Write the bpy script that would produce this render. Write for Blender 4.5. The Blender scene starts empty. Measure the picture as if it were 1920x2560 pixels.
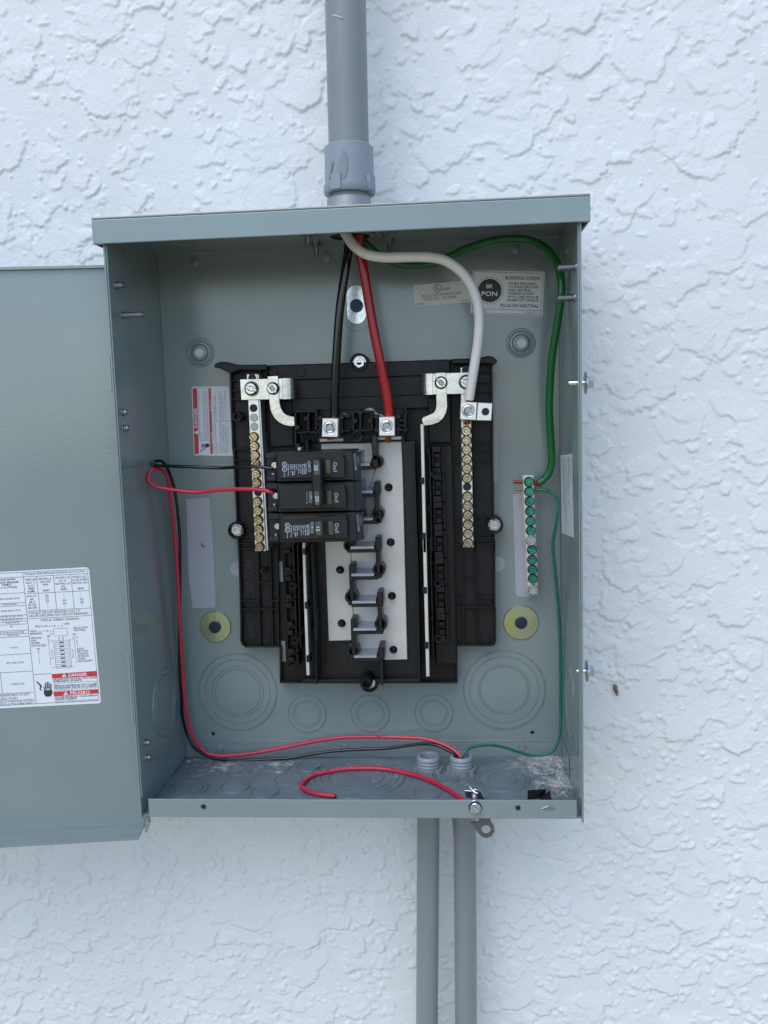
import bpy, bmesh, math, random
import numpy as np
from mathutils import Vector, Matrix, Euler

random.seed(7)
rng = np.random.default_rng(11)
scene = bpy.context.scene
C = scene.collection

# ------------------------------------------------------------------ camera, sky, sun, exposure
CAM = Vector((0.08054, -0.79820, 0.32657))
CROT = Euler((1.45609, 0.03017, 0.07292), 'XYZ')
FPX = 2191.0                                   # focal length in pixels of the 1920 x 2560 photograph
cam_d = bpy.data.cameras.new('camera')
cam_d.sensor_fit = 'VERTICAL'
cam_d.sensor_height = 36.0
cam_d.lens = 36.0 * FPX / 2560.0
cam_d.clip_start = 0.02
cam_d.clip_end = 500
cam = bpy.data.objects.new('camera', cam_d)
cam.location = CAM
cam.rotation_euler = CROT
C.objects.link(cam)
scene.camera = cam

SUN_EL, SUN_AZ = math.radians(52), math.radians(-22)     # azimuth measured from straight out of the wall, to the left
world = bpy.data.worlds.new('World')
scene.world = world
world.use_nodes = True
wn = world.node_tree
sky = wn.nodes.new('ShaderNodeTexSky')
sky.sky_type = 'NISHITA'
sky.sun_disc = False
sky.ozone_density = 3.0
sky.dust_density = 1.0
sky.sun_elevation = SUN_EL
sky.sun_rotation = math.radians(180) - SUN_AZ
bg = wn.nodes['Background']
wn.links.new(sky.outputs['Color'], bg.inputs['Color'])
bg.inputs['Strength'].default_value = 0.142
sl = bpy.data.lights.new('sun', 'SUN')
sl.energy = 0.80
sl.angle = math.radians(48)
sl.color = (1.0, 0.975, 0.935)
sun = bpy.data.objects.new('sun', sl)
sd = Vector((math.sin(SUN_AZ) * math.cos(SUN_EL), -math.cos(SUN_AZ) * math.cos(SUN_EL), math.sin(SUN_EL)))
sun.rotation_euler = (-sd).to_track_quat('-Z', 'Y').to_euler()
sun.location = (-1, -2, 3)
C.objects.link(sun)
vs = scene.view_settings
vs.view_transform = 'Standard'
vs.look = 'None'
vs.exposure = 0.68
vs.gamma = 1.0
vs.use_curve_mapping = False

# ------------------------------------------------------------------ pixels of the photograph -> points on known planes
RM = CROT.to_matrix()
def ray(px, py):
    return RM @ Vector(((px - 960) / FPX, -(py - 1280) / FPX, -1.0))
def hit(px, py, P, n):
    d = ray(px, py)
    return CAM + d * ((Vector(P) - CAM).dot(n) / d.dot(n))
NY, NX, NZ = Vector((0, 1, 0)), Vector((1, 0, 0)), Vector((0, 0, 1))
def at(p, Y): return hit(p[0], p[1], (0, Y, 0), NY)
def atx(p, X): return hit(p[0], p[1], (X, 0, 0), NX)
def atz(p, Z): return hit(p[0], p[1], (0, 0, Z), NZ)
def view(ox, oy, k): return lambda x, y: (ox + x * k, oy + y * k)
Z1 = view(200, 440, .42194); Z2 = view(800, 440, .42194); Z3 = view(340, 880, .30139); Z4 = view(760, 880, .30139)
Z5 = view(540, 1340, .30139); Z6 = view(960, 1340, .30139); Z7 = view(340, 1740, .36166); Z8 = view(900, 1740, .36166)
R1 = view(0, 1400, .17184); R2 = view(0, 640, .28933); R3 = view(0, 1780, .28933); R5 = view(760, 0, .28037)
R6 = view(1280, 1100, .18983); R7 = view(660, 1100, .15672); R8 = view(1000, 640, .24111)
Q2 = view(720, 1000, .18083); Q3 = view(1040, 1080, .13564); Q4 = view(690, 1360, .16272); Q5 = view(1400, 900, .07233)
Q6 = view(1400, 1620, .07233); Q7 = view(720, 560, .18083); Q8 = view(340, 1840, .18083); QB = view(1480, 1640, .07233)

# ------------------------------------------------------------------ materials
def mat(name, base, rough=.5, metal=0., bump=None, var=None, spec=.5, coat=0., brushed=None, spots=None, rv=(90, .08)):
    m = bpy.data.materials.new(name); m.use_nodes = True
    nt = m.node_tree; b = nt.nodes['Principled BSDF']
    b.inputs['Base Color'].default_value = (*base, 1)
    b.inputs['Roughness'].default_value = rough
    b.inputs['Metallic'].default_value = metal
    b.inputs['Specular IOR Level'].default_value = spec
    b.inputs['Coat Weight'].default_value = coat
    b.inputs['Coat Roughness'].default_value = .15
    geo = nt.nodes.new('ShaderNodeNewGeometry')
    def noise(scale, detail=3, stretch=None):
        n = nt.nodes.new('ShaderNodeTexNoise'); n.inputs['Scale'].default_value = scale; n.inputs['Detail'].default_value = detail
        src = geo.outputs['Position']
        if stretch:
            mp = nt.nodes.new('ShaderNodeMapping'); mp.inputs['Scale'].default_value = stretch
            nt.links.new(src, mp.inputs['Vector']); src = mp.outputs['Vector']
        nt.links.new(src, n.inputs['Vector'])
        return n
    col = None
    if var:                                         # (noise scale, amount, second colour)
        n = noise(var[0], 5)
        r = nt.nodes.new('ShaderNodeMapRange'); r.inputs[1].default_value = .35; r.inputs[2].default_value = .7; r.inputs[4].default_value = var[1]
        nt.links.new(n.outputs['Fac'], r.inputs[0])
        mx = nt.nodes.new('ShaderNodeMix'); mx.data_type = 'RGBA'
        mx.inputs[6].default_value = (*base, 1); mx.inputs[7].default_value = (*var[2], 1)
        nt.links.new(r.outputs[0], mx.inputs[0]); col = mx.outputs[2]
    if spots:                                       # (noise scale, threshold, colour)
        n = noise(spots[0], 2)
        r = nt.nodes.new('ShaderNodeMapRange'); r.inputs[1].default_value = spots[1]; r.inputs[2].default_value = spots[1] + .03
        nt.links.new(n.outputs['Fac'], r.inputs[0])
        mx = nt.nodes.new('ShaderNodeMix'); mx.data_type = 'RGBA'
        mx.inputs[6].default_value = (*base, 1); mx.inputs[7].default_value = (*spots[2], 1)
        if col: nt.links.new(col, mx.inputs[6])
        nt.links.new(r.outputs[0], mx.inputs[0]); col = mx.outputs[2]
    if col: nt.links.new(col, b.inputs['Base Color'])
    hs = None
    for (s, st, stretch) in ([(bump[0], bump[1], None)] if bump else []) + ([(brushed[0], brushed[1], brushed[2])] if brushed else []):
        n = noise(s, 3, stretch)
        bp = nt.nodes.new('ShaderNodeBump'); bp.inputs['Strength'].default_value = st; bp.inputs['Distance'].default_value = .001
        nt.links.new(n.outputs['Fac'], bp.inputs['Height'])
        if hs: nt.links.new(hs, bp.inputs['Normal'])
        hs = bp.outputs['Normal']
    if hs: nt.links.new(hs, b.inputs['Normal'])
    n = noise(rv[0], 4)
    r = nt.nodes.new('ShaderNodeMapRange'); r.inputs[3].default_value = max(.03, rough - rv[1]); r.inputs[4].default_value = min(1, rough + rv[1])
    nt.links.new(n.outputs['Fac'], r.inputs[0]); nt.links.new(r.outputs[0], b.inputs['Roughness'])
    return m
M = {}
M['stucco'] = mat('white_stucco_paint', (.735, .755, .765), .56, bump=(520, .42), var=(7, .5, (.69, .70, .69)), spots=(260, .80, (.25, .23, .2)))
M['paint'] = mat('grey_enamel', (.212, .266, .262), .20, bump=(420, .07), var=(9, .7, (.180, .232, .230)), spec=.9, rv=(11, .12))
M['paint_floor'] = mat('grey_enamel_shaded_dusty', (.115, .155, .180), .38, bump=(420, .12), var=(45, .8, (.165, .205, .235)), spec=.5)  # darker, bluer base carries shade and skylight in its colour; dust mixes over it
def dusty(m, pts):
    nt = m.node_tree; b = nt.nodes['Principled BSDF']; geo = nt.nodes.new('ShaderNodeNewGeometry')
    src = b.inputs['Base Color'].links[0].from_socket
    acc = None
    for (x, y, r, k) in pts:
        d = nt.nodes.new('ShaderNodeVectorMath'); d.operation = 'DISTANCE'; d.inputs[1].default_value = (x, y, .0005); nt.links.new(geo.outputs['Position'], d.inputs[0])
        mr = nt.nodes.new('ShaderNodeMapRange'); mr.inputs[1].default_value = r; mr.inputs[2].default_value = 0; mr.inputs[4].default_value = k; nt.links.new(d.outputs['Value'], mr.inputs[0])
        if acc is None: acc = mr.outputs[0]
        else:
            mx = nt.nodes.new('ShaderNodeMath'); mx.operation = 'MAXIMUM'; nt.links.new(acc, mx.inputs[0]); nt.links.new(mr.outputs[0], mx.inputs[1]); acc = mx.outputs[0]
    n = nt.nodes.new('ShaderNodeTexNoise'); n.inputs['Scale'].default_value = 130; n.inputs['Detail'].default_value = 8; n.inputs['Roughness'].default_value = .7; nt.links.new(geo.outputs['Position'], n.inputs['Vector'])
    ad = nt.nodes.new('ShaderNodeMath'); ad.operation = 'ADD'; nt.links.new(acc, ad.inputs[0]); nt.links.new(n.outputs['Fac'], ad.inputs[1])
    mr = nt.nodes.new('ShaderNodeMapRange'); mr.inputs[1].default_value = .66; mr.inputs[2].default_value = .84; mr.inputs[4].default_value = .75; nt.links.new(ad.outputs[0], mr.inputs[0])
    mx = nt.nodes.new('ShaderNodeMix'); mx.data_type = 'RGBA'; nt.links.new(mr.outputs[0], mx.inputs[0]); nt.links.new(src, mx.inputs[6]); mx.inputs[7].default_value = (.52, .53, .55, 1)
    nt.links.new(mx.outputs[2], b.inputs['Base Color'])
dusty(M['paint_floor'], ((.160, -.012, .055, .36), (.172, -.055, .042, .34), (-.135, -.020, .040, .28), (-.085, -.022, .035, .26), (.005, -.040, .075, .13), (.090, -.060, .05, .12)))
M['bare'] = mat('masked_primer', (.36, .375, .42), .35, bump=(300, .1), var=(60, .5, (.33, .35, .39)))
M['plastic'] = mat('black_plastic', (.0085, .0085, .0092), .40, bump=(700, .12), var=(70, .7, (.013, .0128, .013)), spec=.28)
M['plastic_d'] = mat('black_plastic_dusty', (.006, .0065, .0075), .34, bump=(500, .12), var=(160, .8, (.014, .015, .016)), spots=(420, .74, (.09, .10, .10)), spec=.42)
M['breaker'] = mat('breaker_plastic', (.0085, .009, .0105), .38, bump=(900, .08), var=(60, .6, (.014, .014, .0155)), spec=.4)
M['olive'] = mat('olive_window', (.075, .075, .048), .35)
M['smoke'] = mat('smoked_plastic', (.05, .06, .07), .12, spec=.6)
M['alu'] = mat('tin_plated_aluminium', (.66, .665, .655), .40, .85, bump=(180, .06), var=(40, .6, (.50, .51, .50)))
M['bus'] = mat('bus_plate', (.70, .685, .64), .50, .25, bump=(160, .06), var=(30, .7, (.56, .55, .51)), brushed=(60, .05, (1, 1, .06)))
M['stab'] = mat('stab_metal', (.46, .49, .56), .30, .6, bump=(200, .05), var=(80, .6, (.34, .37, .43)))
M['strap'] = mat('strap_metal', (.70, .70, .68), .24, .95, bump=(130, .25), var=(60, .6, (.52, .53, .52)))
M['lug'] = mat('lug_metal', (.80, .79, .75), .34, .75, bump=(260, .05))
M['rail'] = mat('neutral_rail', (.68, .66, .60), .45, .35, var=(60, .6, (.52, .50, .46)))
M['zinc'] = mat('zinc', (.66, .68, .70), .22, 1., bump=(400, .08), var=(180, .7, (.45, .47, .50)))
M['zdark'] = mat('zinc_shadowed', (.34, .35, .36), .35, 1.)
M['brass'] = mat('yellow_zinc', (.68, .58, .38), .20, 1., bump=(400, .15), var=(260, .9, (.36, .26, .14)))
M['pbrass'] = mat('pale_brass', (.62, .56, .42), .20, 1., bump=(400, .15), var=(260, .9, (.36, .32, .24)))
M['gscrew'] = mat('green_screw', (.10, .46, .37), .20, .95, bump=(400, .15), var=(260, .8, (.02, .18, .15)))
M['ywash'] = mat('yellow_zinc_washer', (.54, .58, .28), .24, 1., bump=(300, .1), var=(50, .9, (.44, .54, .46)))
M['blued'] = mat('blued_steel', (.03, .045, .08), .35, .6, bump=(400, .1))
M['hasp'] = mat('hasp_steel', (.13, .135, .14), .38, .6, bump=(300, .1))
M['hole'] = mat('hole_shade_black', (.004, .004, .005), .6)  # flat black painted for the shade inside openings
M['pvc'] = mat('grey_pvc', (.225, .248, .255), .38, bump=(90, .04), var=(11, .6, (.20, .215, .22)))
M['pvc_l'] = mat('grey_pvc_fitting', (.26, .295, .34), .30, bump=(200, .1), var=(40, .6, (.24, .26, .28)))
M['cement'] = mat('pvc_cement', (.215, .232, .25), .2)
M['hub'] = mat('die_cast_hub', (.36, .35, .36), .45, .7, bump=(300, .3), var=(150, .7, (.33, .32, .33)))
M['w_black'] = mat('black_insulation', (.0045, .0045, .0055), .14, bump=(120, .06), spec=.6)
M['w_red'] = mat('red_insulation', (.34, .012, .018), .20, bump=(300, .06), var=(90, .5, (.30, .012, .016)))
M['w_red2'] = mat('red_thin_insulation', (.50, .022, .055), .30, bump=(300, .06))
M['w_white'] = mat('white_insulation', (.74, .73, .69), .34, bump=(300, .08), var=(60, .5, (.68, .66, .60)))
M['w_green'] = mat('green_insulation', (.006, .125, .028), .20, bump=(200, .06))
M['w_green2'] = mat('teal_thin_insulation', (.008, .135, .085), .28, bump=(300, .05))
M['copper'] = mat('copper', (.36, .145, .08), .3, 1., var=(900, .8, (.15, .06, .035)))
M['paper'] = mat('white_label', (.70, .725, .75), .36, bump=(120, .05))
M['paper_w'] = mat('door_label', (.74, .77, .80), .36, bump=(80, .05))
M['ul'] = mat('ul_label', (.60, .62, .58), .40, bump=(150, .06))
M['ink'] = mat('black_ink', (.025, .028, .035), .5)
M['inkg'] = mat('grey_ink', (.10, .11, .125), .5)
M['red'] = mat('label_red', (.55, .035, .04), .4)
M['white_ink'] = mat('white_ink', (.74, .76, .78), .5)
M['print'] = mat('breaker_print', (.42, .50, .60), .5)
M['wprint'] = mat('wire_print', (.60, .28, .31), .5)
M['tape'] = mat('black_tape', (.008, .008, .009), .3)
M['dust'] = mat('plaster_dust', (.66, .66, .66), .9, bump=(900, .4))
M['bug'] = mat('insect_brown', (.24, .16, .10), .5, var=(900, .9, (.07, .045, .03)))
M['shaving'] = mat('pvc_shaving', (.55, .56, .52), .5)
M['ground'] = mat('bounce_ground', (.47, .40, .27), .9, bump=(60, .4), var=(1.5, .8, (.40, .34, .23)))  # tone warmed for the light it bounces up under the box

# ------------------------------------------------------------------ mesh builders
def tag(o, label=None, cat=None, group=None, kind=None):
    for k, v in (('label', label), ('category', cat), ('group', group), ('kind', kind)):
        if v: o[k] = v
    return o
def thing(name, label, cat, loc, group=None):
    o = bpy.data.objects.new(name, None); o.empty_display_size = .02; o.location = loc
    C.objects.link(o)
    return tag(o, label, cat, group)
def link(name, me, parent=None, loc=(0, 0, 0)):
    o = bpy.data.objects.new(name, me); C.objects.link(o)
    base = Vector((0, 0, 0)); q = parent
    while q is not None:
        base += q.location; q = q.parent
    o.parent = parent
    o.location = Vector(loc) - base
    return o

class B:
    """collects world-space geometry for one mesh"""
    def __init__(s): s.v = []; s.f = []; s.m = []; s.sm = []
    def add(s, vs, fs, mi=0, smooth=False):
        n = len(s.v); s.v += [tuple(x) for x in vs]
        for f in fs: s.f.append([i + n for i in f]); s.m.append(mi); s.sm.append(smooth)
        return s
    def bm(s, bm, mi=0, smooth=False):
        bm.verts.index_update()
        s.add([v.co.copy() for v in bm.verts], [[v.index for v in f.verts] for f in bm.faces], mi, smooth)
        bm.free(); return s
    def box(s, x0, x1, y0, y1, z0, z1, b=0., mi=0, seg=1):
        if x1 < x0: x0, x1 = x1, x0
        if y1 < y0: y0, y1 = y1, y0
        if z1 < z0: z0, z1 = z1, z0
        bm = bmesh.new(); bmesh.ops.create_cube(bm, size=1)
        for v in bm.verts:
            v.co = ((x0 + x1) / 2 + v.co.x * (x1 - x0), (y0 + y1) / 2 + v.co.y * (y1 - y0), (z0 + z1) / 2 + v.co.z * (z1 - z0))
        if b: bmesh.ops.bevel(bm, geom=list(bm.edges), offset=min(b, .45 * min(x1 - x0, y1 - y0, z1 - z0)), segments=seg, affect='EDGES', profile=.6)
        return s.bm(bm, mi)
    def prism(s, poly, yf, yb, b=0., mi=0):
        """poly: (X, Z) outline; yf: front (toward the viewer), yb: back"""
        bm = bmesh.new()
        fv = [bm.verts.new((p[0], yf, p[1])) for p in poly]
        f = bm.faces.new(fv)
        bv = [bm.verts.new((p[0], yb, p[1])) for p in poly]
        bm.faces.new(bv[::-1])
        n = len(poly)
        for i in range(n): bm.faces.new((fv[i], bv[i], bv[(i + 1) % n], fv[(i + 1) % n]))
        bmesh.ops.recalc_face_normals(bm, faces=bm.faces)
        if b: bmesh.ops.bevel(bm, geom=list(f.edges), offset=b, segments=1, affect='EDGES')
        return s.bm(bm, mi)
    def lathe(s, prof, c, axis=(0, -1, 0), seg=24, mi=0, smooth=True, ph=0.):
        """prof: (radius, height along axis)"""
        a = Vector(axis).normalized(); u = a.orthogonal().normalized(); w = a.cross(u); c = Vector(c)
        vs, fs, idx = [], [], []
        for r, h in prof:
            if r < 1e-7: idx.append([len(vs)] * seg); vs.append(c + a * h)
            else:
                idx.append(list(range(len(vs), len(vs) + seg)))
                for k in range(seg):
                    t = 2 * math.pi * k / seg + ph; vs.append(c + a * h + (u * math.cos(t) + w * math.sin(t)) * r)
        for i in range(len(prof) - 1):
            for k in range(seg):
                q = [idx[i][k], idx[i][(k + 1) % seg], idx[i + 1][(k + 1) % seg], idx[i + 1][k]]
                q = [x for j, x in enumerate(q) if x not in q[:j]]
                if len(q) > 2: fs.append(q)
        return s.add(vs, fs, mi, smooth)
    def tube(s, pts, r, seg=14, mi=0, sub=8, caps=True):
        P = [Vector(p) for p in pts]
        rr = r if isinstance(r, (list, tuple)) else [r] * len(P)
        Q, RR = [], []
        for i in range(len(P) - 1):
            p0, p1, p2, p3 = P[max(i - 1, 0)], P[i], P[i + 1], P[min(i + 2, len(P) - 1)]
            for k in range(sub):
                t = k / sub
                Q.append(.5 * (2 * p1 + (p2 - p0) * t + (2 * p0 - 5 * p1 + 4 * p2 - p3) * t * t + (3 * p1 - p0 - 3 * p2 + p3) * t ** 3))
                RR.append(rr[i] * (1 - t) + rr[i + 1] * t)
        Q.append(P[-1]); RR.append(rr[-1])
        T = [(Q[min(i + 1, len(Q) - 1)] - Q[max(i - 1, 0)]).normalized() for i in range(len(Q))]
        n = T[0].orthogonal().normalized(); vs, fs = [], []
        for i in range(len(Q)):
            n = (n - T[i] * n.dot(T[i])).normalized(); w = T[i].cross(n)
            for k in range(seg):
                a = 2 * math.pi * k / seg; vs.append(Q[i] + (n * math.cos(a) + w * math.sin(a)) * RR[i])
        for i in range(len(Q) - 1):
            for k in range(seg):
                a, b = i * seg + k, i * seg + (k + 1) % seg
                fs.append((a, b, b + seg, a + seg))
        if caps: fs.append(tuple(range(seg))[::-1]); fs.append(tuple(range((len(Q) - 1) * seg, len(Q) * seg)))
        return s.add(vs, fs, mi, True)
    def mesh(s, name, mats, origin=None):
        V = np.array(s.v, dtype=float)
        if origin is None: origin = (V.min(0) + V.max(0)) / 2
        V = V - np.array(origin)
        me = bpy.data.meshes.new(name)
        me.from_pydata([tuple(x) for x in V], [], s.f)
        for m in (mats if isinstance(mats, (list, tuple)) else [mats]): me.materials.append(M[m] if isinstance(m, str) else m)
        me.polygons.foreach_set('material_index', s.m); me.polygons.foreach_set('use_smooth', s.sm)
        bm = bmesh.new(); bm.from_mesh(me); bmesh.ops.recalc_face_normals(bm, faces=bm.faces); bm.to_mesh(me); bm.free()
        if any(s.sm):
            try: me.set_sharp_from_angle(angle=math.radians(38))
            except Exception: pass
        return me, origin
    def obj(s, name, mats, parent=None):
        me, o = s.mesh(name, mats)
        return link(name, me, parent, o)

def rect(v, x0, y0, x1, y1, Y):
    """axis-aligned world rectangle (X0, X1, Z0, Z1) from two opposite pixel corners on depth plane Y"""
    a = at(v(x0, y0), Y); b = at(v(x1, y1), Y); c = at(v(x1, y0), Y); d = at(v(x0, y1), Y)
    return (a.x + d.x) / 2, (b.x + c.x) / 2, (b.z + d.z) / 2, (a.z + c.z) / 2
def slab(bb, v, x0, y0, x1, y1, yf, yb, b=.0003, mi=0):
    X0, X1, Za, Zb = rect(v, x0, y0, x1, y1, yf)
    return bb.box(X0, X1, yf, yb, Za, Zb, b, mi)
def poly(v, pts, Y): return [(lambda q: (q.x, q.z))(at(v(*p), Y)) for p in pts]

# flat print --------------------------------------------------------------------
_tc = {}
def glyphs(s, bold=False):
    if (s, bold) in _tc: return _tc[(s, bold)]
    cu = bpy.data.curves.new('t', 'FONT'); cu.body = s; cu.resolution_u = 2
    if bold: cu.offset = .018
    o = bpy.data.objects.new('t', cu)
    me = bpy.data.meshes.new_from_object(o)
    V = [v.co.copy() for v in me.vertices]; F = [list(p.vertices) for p in me.polygons]
    bpy.data.objects.remove(o); bpy.data.curves.remove(cu); bpy.data.meshes.remove(me)
    if V:
        x0 = min(v.x for v in V); x1 = max(v.x for v in V)
        V = [((v.x - x0) / max(x1 - x0, 1e-6), v.y / .73) for v in V]
    _tc[(s, bold)] = (V, F)
    return V, F
class Print(B):
    """flat print laid on a plane: fn maps a pixel to a point on that plane"""
    def __init__(s, fn, v): super().__init__(); s.fn = fn; s.vw = v
    def pt(s, x, y): return s.fn(s.vw(x, y))
    def text(s, t, x, y, w, h, d=(1, 0), up=(0, -1), mi=0, bold=False):
        V, F = glyphs(t, bold)
        return s.add([s.pt(x + d[0] * w * a + up[0] * h * b, y + d[1] * w * a + up[1] * h * b) for a, b in V], F, mi)
    def quad(s, pts, mi=0): return s.add([s.pt(*p) for p in pts], [list(range(len(pts)))], mi)
    def line(s, x0, y0, x1, y1, w=4, mi=0):
        L = math.hypot(x1 - x0, y1 - y0); nx, ny = -(y1 - y0) / L * w / 2, (x1 - x0) / L * w / 2
        return s.quad([(x0 + nx, y0 + ny), (x1 + nx, y1 + ny), (x1 - nx, y1 - ny), (x0 - nx, y0 - ny)], mi)
    def ring(s, x, y, r0, r1, mi=0, n=32, sy=1.):
        vs = []
        for k in range(n):
            a = 2 * math.pi * k / n
            vs += [s.pt(x + r0 * math.cos(a), y + sy * r0 * math.sin(a)), s.pt(x + r1 * math.cos(a), y + sy * r1 * math.sin(a))]
        return s.add(vs, [[2 * k, 2 * k + 1, (2 * k + 3) % (2 * n), (2 * k + 2) % (2 * n)] for k in range(n)], mi)
    def disc(s, x, y, r, mi=0, n=32):
        return s.quad([(x + r * math.cos(2 * math.pi * k / n), y + r * math.sin(2 * math.pi * k / n)) for k in range(n)], mi)

def pieces(parent, items, mats):
    """items: (name, function that fills a B)"""
    for name, fn in items:
        b = B(); fn(b); b.obj(name, mats, parent)

# shared screw meshes, head facing -Y, origin on the seat ---------------------------------
def slotted(r, h, m, gap=.22, square=True):
    b = B()
    b.lathe([(0, 0), (r * 1.14, 0), (r * 1.14, .0003), (r * .9, .0003)], (0, 0, 0), seg=20, mi=1)  # dark ring painted as the shaded gap around the head
    b.lathe([(r * .93, 0), (r * .93, .5 * h), (0, .5 * h)], (0, 0, 0), seg=20)
    g = r * gap
    for sgn in (-1, 1):                             # two half moons leave the driver slot open between them
        pts = []
        a0 = math.asin(g / r)
        n = 9
        for k in range(n + 1):
            a = a0 + (math.pi - 2 * a0) * k / n; pts.append((r * .97 * math.cos(a), sgn * r * .97 * math.sin(a)))
        if square:
            q = r * .27
            pts += [(-q, sgn * g), (-q, sgn * q * 1.15), (q, sgn * q * 1.15), (q, sgn * g)]
        b.prism(pts if sgn > 0 else pts[::-1], -h, -.1 * h, b=r * .12)
    return b.mesh('screw', [m, 'hole'], (0, 0, 0))[0]
def hexscrew(r, h, m, flange=1.35, recess=True):
    b = B()
    b.lathe([(0, 0), (r * flange, 0), (r * flange, .22 * h), (r * flange * .95, .3 * h), (0, .3 * h)], (0, 0, 0), seg=24)
    prof = [(r, .25 * h), (r, .88 * h), (r * .9, h)]
    prof += [(r * .5, h), (r * .45, .55 * h), (0, .55 * h)] if recess else [(r * .62, h), (r * .55, .9 * h), (0, .9 * h)]
    b.lathe(prof, (0, 0, 0), seg=6, smooth=False)
    return b.mesh('screw', m, (0, 0, 0))[0]
def place(me, name, parent, p, rot=0., axis='Y'):
    o = link(name, me, parent, p)
    if axis == 'Y': o.rotation_euler = (0, rot, 0)
    elif axis == 'X+': o.rotation_euler = (rot, 0, math.pi / 2)     # head toward +X
    elif axis == 'X-': o.rotation_euler = (rot, 0, -math.pi / 2)
    return o

# ------------------------------------------------------------------ dimensions of the enclosure (metres)
HW, D, ZC, ZT, ZB, HF = .181, .1245, .4733, .4795, .4596, .0150
FL = .0005                       # inside floor
WALL = .0045                     # mean plane of the stucco

# ------------------------------------------------------------------ the stucco wall: one relief mesh
def vnoise(X, Zc, s, seed):
    g = np.random.default_rng(seed).random((512, 512))
    x = X * s + 1000.37; z = Zc * s + 1000.71
    xi = np.floor(x).astype(int); zi = np.floor(z).astype(int); fx = x - xi; fz = z - zi
    fx = fx * fx * (3 - 2 * fx); fz = fz * fz * (3 - 2 * fz)
    a = g[xi % 512, zi % 512]; b_ = g[(xi + 1) % 512, zi % 512]; c = g[xi % 512, (zi + 1) % 512]; d = g[(xi + 1) % 512, (zi + 1) % 512]
    return (a * (1 - fx) + b_ * fx) * (1 - fz) + (c * (1 - fx) + d * fx) * fz
def fbm(X, Zc, s, seed, oct=4, gain=.5):
    t = 0; a = 1; n = 0
    for k in range(oct): t = t + a * vnoise(X, Zc, s * 2.03 ** k, seed + k); n += a; a *= gain
    return t / n
def axis_pts(a, b, A, Bb, st):
    mid = np.arange(a, b, st); lo = []; x = a; s = st
    while x > A: s *= 1.12; s = min(s, .06); x -= s; lo.append(x)
    hi = []; x = mid[-1]; s = st
    while x < Bb: s *= 1.12; s = min(s, .06); x += s; hi.append(x)
    return np.concatenate([np.array(lo[::-1]), mid, np.array(hi)])
def blur(a, n):
    for _ in range(n):
        a = (np.roll(a, 1, 0) + 2 * a + np.roll(a, -1, 0)) / 4; a = (np.roll(a, 1, 1) + 2 * a + np.roll(a, -1, 1)) / 4
    return a
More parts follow.
